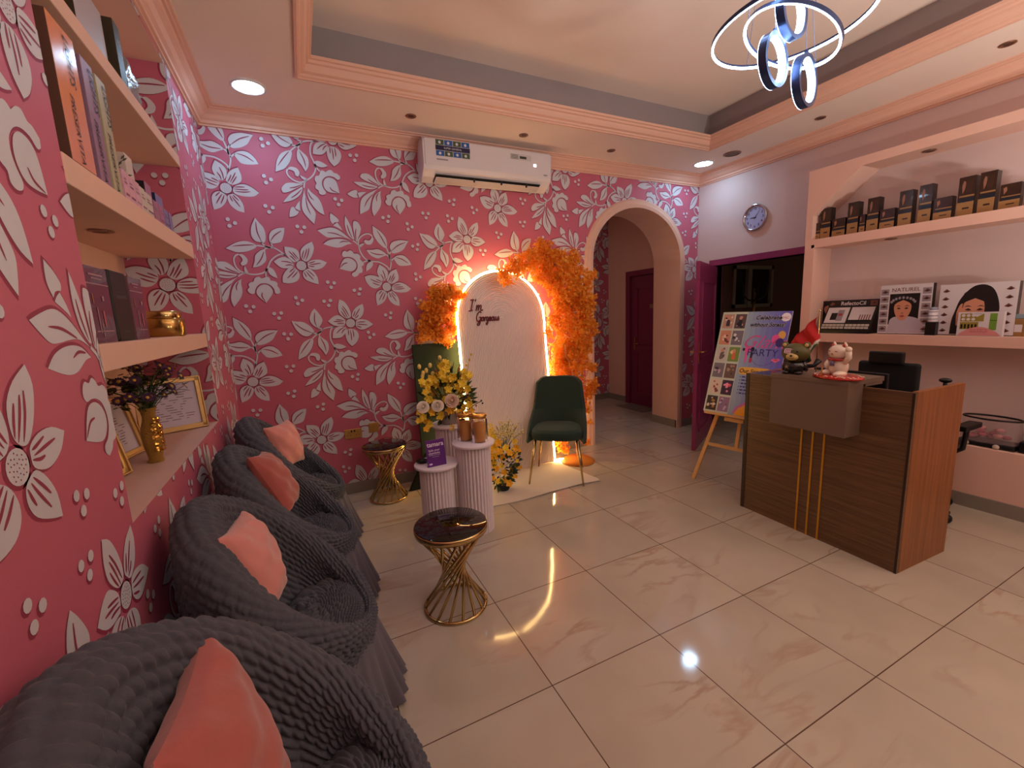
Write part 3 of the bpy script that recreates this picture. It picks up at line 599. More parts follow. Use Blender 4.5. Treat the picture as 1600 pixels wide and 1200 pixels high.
# top shelf items
GD=mat('folder_olive',(58,50,34),.5)
t=plainbox('olive_box','dark olive box standing among grey books on topmost alcove shelf','box',2.33,2.40,2.5,.24,-.2,-.01,GD,GD,None)
m=M(); fr=((.0955,-.035,0),(0,1,0),(0,0,1)); m.text('AS',.03,fr,(.035,.17)); m.flat(rect(.012,.12,.058,.125),fr); m.build('print',mat('gold_print',(150,130,90),.5),t)
plainbox('white_catalogue','large pale catalogue leaning near photo top on topmost alcove shelf','book',2.02,2.28,2.5,.22,-.06,-.03,mat('catalogue_pale',(176,164,170),.5),GD,None)
pk=thing('clear_bag','crinkled clear grey plastic bag at far end of topmost shelf','bag',(-.1,2.56,2.5))
m=M(); random.seed(9)
def bagf(u,v):
    a=2*PI*u; b=PI*(v-.5)
    r=1+.09*math.sin(7*a+3*b)+.06*math.sin(13*a-5*b)
    x=.075*abs(math.cos(a))**.6*(1 if math.cos(a)>0 else -1)*math.cos(b)**.35*r; y=.13*abs(math.sin(a))**.6*(1 if math.sin(a)>0 else -1)*math.cos(b)**.35*r
    return (x,y,.11+.11*math.sin(b))
m.grid(bagf,48,14,0,True,cu=True); m.build('film',mat('crinkle_film',(120,124,132),.2,bump=.5,bscale=40,coat=.5),pk)
m=M(); m.tube([(-.03,-.12,.20),(0,0,.235),(.03,.12,.2)],.006); m.build('seal',mat('seal_grey',(170,150,140),.4),pk)
# lower alcove shelf: perfume boxes
PB=mat('perfume_box_mauve',(96,62,76),.12,coat=.4); PB2=mat('perfume_box_side',(120,86,92),.15)
for (y0,y1,lb) in ((1.69,1.862,'glossy mauve printed perfume box left of the black box'),(2.055,2.20,'glossy mauve printed perfume box right of the black box')):
    t=plainbox('perfume_box',lb,'box',y0,y1,1.51,.232,-.115,-.03,PB,PB2,'perfume boxes on the lowest alcove shelf')
    w_=y1-y0; m=M(); fr=((.0433,-w_/2,0),(0,1,0),(0,0,1))
    for (a,b,c,d,i) in ((.03,.205,w_-.04,.21,0),(.045,.195,w_-.05,.198,0),(.0,.178,w_,.181,0),(.03,.12,.036,.15,1),(.05,.03,.056,.11,0),(.07,.02,.074,.06,0),(.09,.05,.1,.10,2),(.02,.035,w_-.02,.038,0),(.1,.13,.115,.145,0)): m.flat(rect(a,b,min(c,w_-.004),d),fr,i)
    m.build('print',[mat('print_rose',(170,128,132),.4),mat('print_gold',(196,150,70),.3,.6),mat('print_pink',(190,96,104),.4)],t)
t=plainbox('perfume_box','matte black perfume box between two mauve boxes','box',1.885,2.035,1.51,.238,-.14,-.03,BLACK,BLACK,'perfume boxes on the lowest alcove shelf',bev=.006)
m=M(); fr=((.0555,-.075,0),(0,1,0),(0,0,1)); m.flat(rect(.03,.165,.12,.167),fr); m.flat(rect(.03,.145,.12,.157),fr); m.flat(rect(.05,.03,.1,.036),fr); m.build('print',mat('print_dark_grey',(60,56,58),.4),t)
t=thing('gold_jar','wide gold cream jar with screw lid at right end of lowest alcove shelf','jar',(-.06,2.56,1.51))
m=M(); m.lathe([(0,0),(.075,0),(.082,.006),(.082,.078),(.078,.084),(0,.084)],40); m.build('body',mat('gold_glass',(186,146,84),.18,.9),t)
m=M(); m.lathe([(0,.084),(.07,.084),(.072,.088),(.072,.112),(.068,.118),(0,.118)],40); m.build('lid',GOLD,t)
# sill items: vase with daisies and frames
vz=thing('gold_vase','slim gold sequinned vase holding purple daisies on the alcove sill','vase',(-.115,2.33,AZ0))
m=M(); vp=[(.0,0),(.036,0),(.038,.006),(.033,.02),(.036,.04),(.046,.09),(.05,.13),(.046,.17),(.034,.205),(.03,.225),(.034,.25),(.042,.27),(.038,.27),(.028,.235)]
vp=[(r*.78,z*.9) for r,z in vp]
m.lathe(vp,40,caps=False); m.build('body',mat('gold_glitter',(184,146,74),.32,.85,bump=.9,bscale=260),vz)
m=M(); random.seed(2)
for k in range(150):
    a=random.uniform(-.4,1.7)-0.9; z=random.uniform(.05,.2); r=(.0475+.004 if z<.16 else .044)*.76
    n_=Vector((math.cos(a),math.sin(a),0)); p=n_*(r*.99)+Vector((0,0,z)); s_=.004
    m.box(p,(.0015,.0065,.0065),0,Matrix.Rotation(a,3,'Z')@Matrix.Rotation(random.uniform(-.5,.5),3,'Y'))
m.build('sequins',mat('sequin_gold',(230,176,84),.12,1),vz)
fl=thing('daisy_bouquet','bouquet of small purple daisies in slim gold vase','flowers',(-.115,2.33,AZ0+.235))
random.seed(11); stems=M(); leaves=M(); heads=[]
for k in range(46):
    a=random.uniform(0,2*PI); e=random.uniform(.2,1.0); R=random.uniform(.13,.22)
    dx=math.cos(a)*R*e*.8; dy=math.sin(a)*R*e*1.75+.03; dz=.05+random.uniform(.0,.15)*(1.2-e*.5)
    if dx<-.16: dx=-.16
    p=Vector((dx,dy,dz)); heads.append((p,a,e)); q=Vector((dx*.4,dy*.4,dz*.6))
    stems.tube([(0,0,-.12),(dx*.1,dy*.1,-.01),q,p],.0016,5)
    for j in range(8):
        t_=random.uniform(.25,.95); b_=q.lerp(p,t_)+Vector([random.uniform(-.02,.02) for _ in range(3)]); an=random.uniform(0,2*PI); L2=random.uniform(.035,.065)
        d_=Vector((math.cos(an),math.sin(an),random.uniform(-.2,.5))).normalized()*L2; s_=d_.cross(Vector((0,0,1))).normalized()*.009
        leaves.add([b_,b_+d_*.5+s_,b_+d_,b_+d_*.5-s_],[(0,1,2,3)])
stems.build('stems',mat('stem_green',(52,74,36),.6),fl); leaves.build('leaves',mat('leaf_green_dark',(40,62,30),.5,island=[(28,48,22),(52,80,34),(38,64,30)]),fl)
PUR=mat('daisy_purple',(64,22,60),.6); YC=mat('daisy_yellow',(214,170,60),.6)
def daisyhead(p,nrm,r,parent,pm,cm,npet=14,nm='daisy'):
    R=Vector((0,0,1)).rotation_difference(nrm).to_matrix(); m=M()
    for i in range(npet):
        a=2*PI*i/npet; c_,s_=math.cos(a),math.sin(a); w_=PI*r/npet*.85
        pts=[Vector((c_*r*.25,s_*r*.25,0)),Vector((c_*r*.7-s_*w_,s_*r*.7+c_*w_,r*.1)),Vector((c_*r,s_*r,r*.02)),Vector((c_*r*.7+s_*w_,s_*r*.7-c_*w_,r*.1))]
        m.add([p+R@q for q in pts],[(0,1,2,3)],0)
    m.sphere(p+R@Vector((0,0,r*.1)),(r*.3,r*.3,r*.16),1,10,6,R)
    return m.build(nm,[pm,cm],parent)
for p,a,e in heads:
    n_=Vector((math.cos(a)*e*.8+.45,math.sin(a)*e*.8-.45,.55)).normalized(); daisyhead(p,n_,random.uniform(.018,.024),fl,PUR,YC)
def pframe(label,c,w_,h,rz,lean,cw=.028):
    t=thing('picture_frame',label,'picture frame',c,rz,'gold framed certificates in the alcove')
    t.rotation_euler=(lean,0,rz); m=M()
    for a,b in (((-w_/2,0),(w_/2,cw)),((-w_/2,h-cw),(w_/2,h)),((-w_/2,0),(-w_/2+cw,h)),((w_/2-cw,0),(w_/2,h))): m.bx((a[0],-.01,a[1]),(b[0],.01,b[1]))
    for a,b in (((-w_/2,0),(w_/2,.008)),((-w_/2,h-.008),(w_/2,h)),((-w_/2,0),(-w_/2+.008,h)),((w_/2-.008,0),(w_/2,h))): m.bx((a[0],-.016,a[1]),(b[0],.0,b[1]))
    m.build('frame',mat('gilt_frame',(196,160,104),.35,.6),t,bevel=.002)
    m=M(); m.bx((-w_/2+.01,0,.01),(w_/2-.01,.006,h-.01)); fr=((-w_/2,-.0002,0),(1,0,0),(0,0,1)); random.seed(len(label))
    for k in range(13):
        z=h-.07-k*(h-.12)/13; x=.06+random.uniform(0,.04)
        while x<w_-.08:
            l=random.uniform(.01,.05); m.flat(rect(x,z,min(x+l,w_-.05),z+.0035),fr,1); x+=l+.01+random.uniform(0,.03)
    m.build('certificate',[mat('certificate_paper',(206,196,212),.5),mat('certificate_print',(110,100,120),.6)],t)
    return t
pframe('gold-framed certificate behind the vase, right end of alcove sill',(-.175,2.95,AZ0+.002),.31,.30,math.radians(24),math.radians(-9))
pframe('gold-framed certificate behind the vase, leaning left of it',(-.262,2.42,AZ0+.002),.34,.28,math.radians(76),math.radians(-12))
pframe('gold-framed certificate at left edge of the alcove sill, mostly hidden',(-.22,2.06,AZ0+.002),.30,.26,math.radians(72),math.radians(-12))
# ================================================================== right shelving unit
U0=4.816
un=thing('shelving_unit','built-in salmon plaster shelving unit along right wall behind the desk','shelving',(U0,0,0))
def ub(name,a,b,mt=PLASTER,bev=.002):
    m=M(); m.bx((a[0]-U0,a[1],a[2]),(b[0]-U0,b[1],b[2])); return m.build(name,mt,un,bevel=bev)
m=M(); m.prism([(2.53,2.06),(2.53,2.71),(-1.5,2.71),(-1.5,2.638),(2.117,2.638),(2.475,2.317),(2.475,2.06)],'x',0,W-U0); m.build('upper_frame',PLASTER,un)
ub('side_panel',(U0,2.446,0),(W,2.53,2.06)); ub('shelf',(U0,-1.5,2.03),(W,2.475,2.106)); ub('shelf',(U0,-1.5,1.178),(W,2.446,1.256)); ub('ledge',(U0,-1.5,0),(W,2.446,.46))
# hair dye boxes
DB=mat('dye_box_brown',(54,36,28),.15,coat=.4,var=.35,vscale=40); DG=mat('dye_box_gold',(172,132,84),.25,.35); DN=mat('dye_box_band',(34,38,50),.2); DS=mat('dye_box_side',(30,20,18),.2); DP=mat('dye_box_pale_print',(206,190,170),.3)
BOX=[(2.495,2.439,.148),(2.439,2.355,.265),(2.341,2.236,.154),(2.225,2.14,.264),(2.132,2.087,.147),(2.08,1.995,.265),(1.987,1.885,.154),(1.866,1.779,.265),(1.744,1.663,.276),(1.651,1.545,.159),(1.523,1.432,.269),(1.415,1.329,.272),(1.310,1.21,.164),(1.195,1.11,.165)]
HOW=['short narrow dye box at the left end of the row','tall dye box second from the left in the niche corner','short dye box between the two leftmost tall dye boxes','tall dye box right of the leftmost short wide one','very narrow short dye box in the row left half','tall dye box right of the very narrow one','short dye box left of the middle tall pair','left box of the middle tall pair of dye boxes','right box of the middle tall pair of dye boxes','short shiny dye box between two tall pairs','left box of the tallest pair of dye boxes','right box of the tallest pair of dye boxes','short wide dye box right of the tallest pair','short dye box at right edge of the photo']
for i,((a,b,h),lb) in enumerate(zip(BOX,HOW)):
    w_=a-b-.004; dp=.07 if h>.2 else .06
    t=thing('hair_dye_box','brown and gold '+lb,'box',(4.875+dp/2,(a+b)/2,2.106),0,'hair dye boxes on the upper shelf')
    m=M(); m.box((0,0,h/2),(dp,w_,h),0); m.build('carton',DS,t,bevel=.001)
    m=M(); fr=((-dp/2-.0012,w_/2,0),(0,-1,0),(0,0,1)); hg=h*.36
    m.flat(rect(0,0,w_,hg),fr,1); m.flat(rect(0,hg,w_,h),fr,0); m.flat(rect(w_*.1,hg,w_,hg+h*.1),fr,2,.001); m.flat(rect(w_*.1,hg+h*.13,w_,hg+h*.17),fr,1,.001)
    m.flat(rect(w_*.35,hg*.5,w_*.75,hg*.62),fr,0,.001)
    random.seed(i); 
    if h>.2:
        face=smooth([(w_*.22,h*.8),(w_*.3,h*.9),(w_*.42,h*.86),(w_*.4,h*.7),(w_*.28,h*.58),(w_*.24,h*.68)]); m.flat(face,fr,3,.001)
        for k in range(5): m.flat(smooth([(w_*(.45+.08*k),h*.95),(w_*(.52+.08*k),h*.8),(w_*(.5+.07*k),h*.6),(w_*(.48+.07*k),h*.62),(w_*(.49+.08*k),h*.8)]),fr,4,.0012)
    else: m.flat(smooth([(w_*.15,h*.85),(w_*.3,h*.9),(w_*.34,h*.75),(w_*.2,h*.6)]),fr,3,.001)
    m.build('front_print',[DB,DG,DN,mat('dye_face_print',(150,104,84),.3),mat('dye_hair_print',(84,54,40),.2)],t)
# lower shelf: promotional items
SK=mat('print_skin',(206,140,112),.4); HR=mat('print_hair',(26,18,20),.4); LIP=mat('print_lips',(170,70,72),.4); EYE=mat('print_eye',(50,30,28),.4); PWH=mat('print_white',(214,204,208),.3); PBL=mat('print_black',(20,16,18),.3); PGR=mat('print_grey',(150,140,150),.4); PBRW=mat('print_brown',(120,70,60),.4)
PM=[PWH,PBL,SK,HR,LIP,EYE,PGR,PBRW]
def face(m,fr,cx,cy,s,o=.002,tilt=0):
    m.flat(smooth([(cx-s*.42,cy+s*.35),(cx,cy+s*.62),(cx+s*.42,cy+s*.35),(cx+s*.42,cy-s*.15),(cx+s*.2,cy-s*.6),(cx,cy-s*.7),(cx-s*.2,cy-s*.6),(cx-s*.42,cy-s*.15)]),fr,2,o)
    for k in (-1,1):
        m.flat(smooth([(cx+k*s*.32,cy+s*.08),(cx+k*s*.2,cy+s*.15),(cx+k*s*.08,cy+s*.06),(cx+k*s*.2,cy+s*.03)]),fr,5,o+.0004)
        m.flat(smooth([(cx+k*s*.38,cy+s*.2),(cx+k*s*.22,cy+s*.28),(cx+k*s*.07,cy+s*.2),(cx+k*s*.22,cy+s*.235)]),fr,3,o+.0004)
    m.flat([(cx-s*.02,cy+s*.05),(cx+s*.03,cy+s*.05),(cx+s*.07,cy-s*.2),(cx-s*.07,cy-s*.2)],fr,7,o+.0002) if False else None
    m.flat(smooth([(cx-s*.09,cy-s*.22),(cx,cy-s*.26),(cx+s*.09,cy-s*.22),(cx,cy-s*.2)]),fr,7,o+.0004)
    m.flat(smooth([(cx-s*.15,cy-s*.42),(cx-s*.05,cy-s*.36),(cx+s*.05,cy-s*.36),(cx+s*.15,cy-s*.42),(cx,cy-s*.5)]),fr,4,o+.0004)
def eyepatch(m,fr,x,y,w_,h,o=.0012,bg=6):
    m.flat(rect(x,y,x+w_,y+h),fr,bg,o); m.flat(smooth([(x+w_*.08,y+h*.45),(x+w_*.5,y+h*.85),(x+w_*.95,y+h*.5),(x+w_*.5,y+h*.3)]),fr,7,o+.0004); m.flat(smooth([(x+w_*.3,y+h*.5),(x+w_*.55,y+h*.62),(x+w_*.75,y+h*.5),(x+w_*.5,y+h*.38)]),fr,5,o+.0008)
# card with two faces
t=thing('beauty_card','dark upright card printed with two faces at left end of lower shelf','card',(5.02,2.46,1.256))
t.location.y=2.37; m=M(); m.box((0,0,.145),(.004,.145,.29),0); m.build('card',PBL,t)
m=M(); fr=((-.0025,.0725,0),(0,-1,0),(0,0,1)); face(m,fr,.04,.21,.062); face(m,fr,.11,.225,.05); m.build('print',PM,t)
# eyebrow tint display
t=thing('tint_display','sloping black counter display of small tint boxes, left on lower shelf','display',(4.84,2.178,1.256))
m=M(); m.prism([(0,0),(.16,0),(.16,.29),(.145,.29),(.135,.235),(.02,.03),(0,.03)],'y',-.195,.195); m.build('stand',PBL,t,bevel=.002)
sl=Vector((.115,0,.205)).normalized(); fr=((.02,.195,.03),(0,-1,0),tuple(sl)); LN=.235
m=M(); m.flat(rect(.01,.07,.185,LN-.01),fr,0); m.flat(rect(.20,.075,.375,LN-.01),fr,0)
m.flat(rect(.05,.10,.10,.17),fr,1,.001); m.flat(rect(.1,.09,.15,.2),fr,6,.0012); m.flat(rect(.108,.14,.142,.165),fr,4,.0018)
for k in range(5): m.flat(rect(.28+.018*k,.1,.288+.018*k,.15),fr,7,.001)
m.flat(rect(.2,.075,.375,.1),fr,1,.0011)
m.build('header_print',PM,t)
for r_ in range(2):
    for k in range(12):
        x=.012+.0305*k+(.006 if k>5 else 0)
        m=M(); q=Vector(fr[0])+Vector((0,-1,0))*(x+.012)+sl*(.018+.026*r_); m.box(q+Vector((-.006,0,.004)),(.012,.024,.018)); m.build('tint_box',mat('tint_box_cream',(206,196,186),.4),t)
m=M(); fr=((.139,.195,.232),(0,-1,0),(.09,0,.995)); m.flat(rect(0,0,.39,.055),fr,1,.004); m.text('RefectoCil',.046,fr,(.20,.028),0,.005,bold=.02); eyepatch(m,fr,.33,.006,.055,.044,.0048,7); m.flat(smooth([(.01,.02),(.03,.045),(.055,.03),(.03,.012)]),fr,7,.005); m.build('header',PM,t)
def bigbox(label,y0,y1,h,x,dp,fn):
    t=thing('lash_kit_box',label,'box',(x+dp/2,(y0+y1)/2,1.256),0,None); w_=abs(y1-y0)
    m=M(); m.box((0,0,h/2),(dp,w_,h)); m.build('carton',PBL,t,bevel=.002)
    m=M(); fr=((-dp/2-.0008,w_/2,0),(0,-1,0),(0,0,1)); fn(m,fr,w_,h); m.build('front_print',PM+[mat('print_lace',(190,176,190),.4)],t); return t
def f1(m,fr,w_,h):
    m.flat(rect(0,.006,w_,h),fr,0); m.flat(rect(w_*.2,h*.2,w_*.78,h*.82),fr,1,.001)
    m.flat(smooth([(w_*.22,h*.2),(w_*.24,h*.3),(w_*.35,h*.36),(w_*.62,h*.36),(w_*.8,h*.3),(w_*.9,h*.15),(w_*.85,.012),(w_*.18,.012)]),fr,8,.0014)
    face(m,fr,w_*.47,h*.5,h*.31,.0016)
    random.seed(4)
    for k in range(9):
        a=PI*(.1+.8*k/8); m.flat(ell(w_*.47+math.cos(a)*h*.2,h*.62+math.sin(a)*h*.12,.009,.011,8),fr,6,.0026)
    m.text('NATUREL',.042,fr,(w_*.5,h*.895),7,.002,sx=1.0)
    for k in range(6):
        eyepatch(m,fr,w_*.015,h*(.05+.15*k),w_*.16,h*.12); eyepatch(m,fr,w_*.82,h*(.05+.15*k),w_*.16,h*.12)
bigbox('white lash box showing a crowned woman, in the middle of lower shelf',1.60,1.932,.395,4.88,.05,f1)
def f2(m,fr,w_,h):
    m.flat(rect(0,.006,w_,h),fr,0)
    hair=smooth([(w_*.19,.01),(w_*.2,h*.3),(w_*.24,h*.5),(w_*.28,h*.68),(w_*.36,h*.84),(w_*.46,h*.95),(w_*.58,h*.97),(w_*.69,h*.9),(w_*.76,h*.74),(w_*.8,h*.52),(w_*.79,h*.3),(w_*.81,.01)])
    m.flat(hair,fr,3,.001)
    face(m,fr,w_*.485,h*.47,h*.40,.0016)
    m.flat(smooth([(w_*.46,h*.9),(w_*.38,h*.74),(w_*.345,h*.6),(w_*.335,h*.5),(w_*.31,h*.62),(w_*.34,h*.82)]),fr,3,.003)
    m.flat(smooth([(w_*.46,h*.9),(w_*.56,h*.78),(w_*.61,h*.62),(w_*.62,h*.45),(w_*.58,h*.2),(w_*.66,h*.05),(w_*.72,h*.5),(w_*.66,h*.85)]),fr,3,.003)
    m.flat(smooth([(w_*.27,h*.2),(w_*.26,h*.44),(w_*.30,h*.6),(w_*.335,h*.62),(w_*.33,h*.54),(w_*.36,h*.5),(w_*.35,h*.3),(w_*.34,h*.18)]),fr,2,.0034)
    for k in range(6): eyepatch(m,fr,w_*.03,h*(.03+.155*k),w_*.12,h*.13,.0012,0); eyepatch(m,fr,w_*.84,h*(.03+.155*k),w_*.12,h*.13,.0012,0)
bigbox('wide white lash box showing a dark-haired woman touching her temple',1.155,1.556,.372,4.875,.055,f2)
# small jar between
t=thing('cream_jar','small white striped cream tub on top of little black box between lash boxes','jar',(4.85,1.573,1.256))
m=M(); m.box((0,0,.05),(.055,.06,.1)); m.build('box_below',PBL,t)
m=M(); m.lathe([(0,.10),(.027,.10),(.028,.105),(.028,.19),(0,.19)],28); m.build('tub',PWH,t)
m=M(); m.lathe([(0,.19),(.022,.19),(.022,.21),(0,.212)],24); m.build('lid',mat('lid_grey',(150,150,170),.4),t)
for z in (.12,.145,.175):
    m=M(); m.lathe([(.0285,z),(.0285,z+.004)],28,caps=False); m.build('stripe',mat('stripe_navy',(60,60,100),.4),t)
t=thing('lash_lift_kit','white kit box with green tubes and pink arc, before dark-haired woman box','box',(4.84,1.308,1.256))
m=M(); m.box((0,0,.085),(.035,.232,.17)); m.build('carton',PWH,t,bevel=.002)
m=M(); fr=((-.0183,.116,0),(0,-1,0),(0,0,1))
YG=mat('kit_olive',(150,130,50),.4); GR=mat('kit_green',(110,150,50),.4); PKK=mat('kit_pink',(214,140,140),.4)
m.flat(rect(.015,.105,.135,.16),fr,0); m.flat(rect(.015,.05,.11,.1),fr,0); m.flat(rect(.165,.045,.2,.16),fr,1); m.flat(rect(.165,.11,.2,.113),fr,5,.001)
for k in range(3):
    for j in range(2): m.flat(ell(.03+.026*k,.12+.026*j,.010,.010,12),fr,3,.001)
for k in range(5): m.flat(rect(.02+.018*k,.055,.03+.018*k,.085),fr,5,.001)
m.flat(smooth([(.06,.17),(.10,.135),(.15,.17)],True,5),fr,3,.0014); m.text('LASHES',.014,fr,(.105,.158),6,.0018)
arc_=[(.006+.22*k/16,.004+.062*math.sin(PI*k/16)**.8) for k in range(17)]; m.flat(arc_,fr,2,.0018); m.text('brow & lash kit',.014,fr,(.116,.046),4,.0022); m.flat(rect(.07,.03,.16,.033),fr,4,.0022)
m.build('front_print',[YG,GR,PKK,PWH,LIP,PBL,PGR],t)
t=thing('serum_bottle','amber bottle with pale blue cap at right end of lower shelf','bottle',(4.90,1.135,1.256))
m=M(); m.box((0,0,.06),(.05,.07,.12)); m.build('body',mat('amber_brown',(150,110,66),.2,coat=.3),t,bevel=.008,seg=3)
m=M(); m.box((0,0,.135),(.045,.06,.03)); m.build('cap',mat('cap_blue_grey',(130,150,160),.3),t,bevel=.004)
m=M(); m.flat(rect(-.018,.03,.018,.08),((-.0262,0,0),(0,-1,0),(0,0,1))); m.build('label',PWH,t)
# ledge items
t=thing('cosmetic_pouch','clear zip pouch with pink items on low ledge behind the desk','bag',(4.93,1.21,.46))
m=M(); 
def pf(u,v):
    a=2*PI*u; r=1+.04*math.sin(5*a+v*6); s=.6
    return (.085*abs(math.cos(a))**s*(1 if math.cos(a)>0 else -1)*r,.15*abs(math.sin(a))**s*(1 if math.sin(a)>0 else -1)*r,.035+.17*v)
m.grid(pf,40,8,0,True,cu=True); m.build('pouch_film',mat('pouch_clear',(200,176,176),.15,alpha=.3,coat=.6,bump=.5,bscale=30),t)
m=M(); m.tube([(.085*math.cos(a),.15*math.sin(a),.206) for a in [2*PI*k/24 for k in range(24)]],.007,8,True); m.build('zip',BLACK,t)
m=M(); m.box((0,0,.02),(.17,.3,.035)); m.build('base_tray',BLACK,t,bevel=.01)
random.seed(8)
for k in range(16):
    m=M(); m.sphere((random.uniform(-.05,.05),random.uniform(-.11,.11),random.uniform(.06,.13)),(.022,.03,.016),0,10,6,Matrix.Rotation(random.uniform(0,3),3,'Z')); m.build('pink_item',mat('pink_item_%d'%(k%3),((200,90,110),(220,140,150),(160,60,80))[k%3],.3),t)
t=thing('black_case','black plastic case with raised lid on low ledge at right photo edge','case',(4.96,.97,.46))
m=M(); m.box((0,0,.04),(.2,.16,.08)); m.box((.05,-.03,.11),(.1,.1,.06)); m.build('case_body',BLACK,t,bevel=.006)
m=M(); m.box((.08,-.04,.17),(.02,.14,.22)); m.build('raised_lid',BLACK,t,bevel=.004)
for k,y in enumerate((1.285,1.13)):
    m=M(); m.sphere((4.84,y+.02,.478),(.012,.018,.018),0,14,10); tag(m.build('cotton_ball',mat('cotton_white',(200,180,166),.9)),('left' if k==0 else 'right')+' small pale round puff at front edge of low ledge','cotton ball','puffs on the low ledge')
# ================================================================== desk
DK0=Vector((3.407,1.081,0)); DA=-math.atan2(.043,1.002)*1.0
dk=thing('reception_desk','dark wood reception desk with taupe box front and gold strips','desk',tuple(DK0),-math.atan2(.043,1.002))
def wood(name,c1_,c2_,axis,rough=.38,sc_=(1,1,1)):
    m=bpy.data.materials.new(name); m.use_nodes=True; nt=m.node_tree; N=nt.nodes; L=nt.links; b=N['Principled BSDF']
    tc=N.new('ShaderNodeTexCoord'); mp=N.new('ShaderNodeMapping'); L.new(tc.outputs['Object'],mp.inputs[0]); mp.inputs['Scale'].default_value=sc_
    n=N.new('ShaderNodeTexNoise'); n.inputs['Scale'].default_value=4; n.inputs['Detail'].default_value=8; n.inputs['Roughness'].default_value=.65; n.inputs['Distortion'].default_value=.3; L.new(mp.outputs[0],n.inputs['Vector'])
    r=N.new('ShaderNodeValToRGB'); r.color_ramp.elements[0].position=.35; r.color_ramp.elements[1].position=.65; r.color_ramp.elements[0].color=s2l(c1_)+(1,); r.color_ramp.elements[1].color=s2l(c2_)+(1,)
    L.new(n.outputs['Fac'],r.inputs[0]); L.new(r.outputs[0],b.inputs['Base Color']); b.inputs['Roughness'].default_value=rough
    bp=N.new('ShaderNodeBump'); bp.inputs['Strength'].default_value=.08; bp.inputs['Distance'].default_value=.003; L.new(n.outputs['Fac'],bp.inputs['Height']); L.new(bp.outputs[0],b.inputs['Normal'])
    return m
WD=wood('walnut_dark_horizontal',(80,56,34),(114,82,52),0,sc_=(1,.5,14)); WO=wood('walnut_orange_vertical',(120,68,28),(156,94,44),0,sc_=(10,10,.35))
H=1.045
m=M(); m.bx((0,0,0),(.02,1.0,H)); m.build('front_panel',WD,dk,bevel=.001)
m=M(); m.bx((.02,-.001,0),(.515,.024,H+.004)); m.build('side_panel',WO,dk,bevel=.001)
m=M(); m.bx((.02,.98,0),(.515,1.003,H)); m.build('side_panel',WO,dk,bevel=.001)
m=M(); m.bx((-.003,.975,0),(0,1.003,H)); m.build('edge_strip',mat('edge_band_dark',(50,32,22),.4),dk)
m=M(); m.bx((-.003,0,0),(0,.012,H)); m.build('edge_strip',mat('edge_band_dark'),dk)
m=M(); m.bx((.02,.024,.73),(.515,.98,.755)); m.build('worktop',mat('worktop_brown',(96,70,52),.4),dk,bevel=.002)
m=M(); m.bx((.02,.45,1.02),(.28,.98,1.045)); m.build('counter_ledge',mat('ledge_dark_glass',(34,28,26),.12),dk,bevel=.002)
TP=mat('taupe_laminate',(112,92,78),.45,var=.03)
m=M(); m.bx((-.145,.245,.757),(0,.705,1.062)); m.build('box_front',TP,dk,bevel=.001)
m=M(); m.bx((-.148,.242,1.062),(.20,.712,1.09)); m.build('box_top',TP,dk,bevel=.001)
m=M(); m.bx((.0205,.245,1.046),(.19,.705,1.062)); m.build('box_support',TP,dk)
for y in (.574,.502,.432):
    m=M(); m.bx((-.004,y-.006,0),(0,y+.006,.757)); m.build('gold_strip',mat('gold_strip_metal',(214,160,60),.3,.85),dk)
# bear figure
BR=mat('bear_olive',(86,78,34),.45); t=thing('bear_figurine','glossy black bear figurine with olive head beside the waving cat','figurine',(3.375,1.695,1.09),math.radians(12))
GB=mat('bear_gloss_black',(22,18,16),.08,coat=.6,bump=.35,bscale=60)
def fan_t(pts): return None
m=M(); m.sphere((0,0,.045),(.058,.062,.05),0,28,16); m.sphere((-.035,.035,.012),(.035,.025,.014),0,16,10); m.sphere((-.035,-.035,.012),(.035,.025,.014),0,16,10)
m.sphere((0,.058,.05),(.018,.016,.035),0,14,10,Matrix.Rotation(.3,3,'X')); m.sphere((0,-.058,.05),(.018,.016,.035),0,14,10,Matrix.Rotation(-.3,3,'X')); m.build('body',GB,t)
m=M(); m.sphere((0,0,.135),(.066,.08,.062),0,32,20); m.sphere((0,.062,.185),(.012,.022,.022),0,16,10); m.sphere((0,-.062,.185),(.012,.022,.022),0,16,10); m.build('head',BR,t)
TN=mat('bear_tan',(206,180,112),.5)
m=M(); m.sphere((-.052,0,.115),(.022,.036,.025),0,20,12); m.build('muzzle',TN,t)
for y in (.062,-.062):
    m=M(); m.sphere((-.009,y,.186),(.006,.012,.012),0,12,8); m.build('inner_ear',TN,t)
m=M(); m.sphere((-.074,0,.122),(.005,.008,.006),0,10,8); m.tube([(-.071,.016,.108),(-.075,.008,.104),(-.076,0,.107),(-.075,-.008,.104),(-.071,-.016,.108)],.0014,6); m.sphere((-.058,-.028,.148),(.005,.006,.007),0,10,8); m.build('nose_and_mouth',PBL,t)
m=M(); fr=((-.0665,.044,.135),(0,-1,-.04),(.25,0,.97)); m.flat(smooth([(0,.004),(.02,0),(.05,.002),(.056,.014),(.05,.03),(.02,.034),(0,.03)]),fr,0,.0); m.flat([(.006,.004),(.05,.006),(.05,.028),(.006,.028)],fr,1,.0006)
for k in range(4): m.flat(rect(.01+.01*k,.008,.016+.01*k,.024),fr,0,.001)
m.build('eye_patch',[mat('patch_white',(220,200,206),.5),mat('patch_rose',(170,60,90),.5)],t)
m=M(); m.tube([(.0,-.06,.05),(.02,-.1,.055),(.04,-.12,.09)],[.014,.012,.02],10); m.build('tail_piece',BLACK,t)
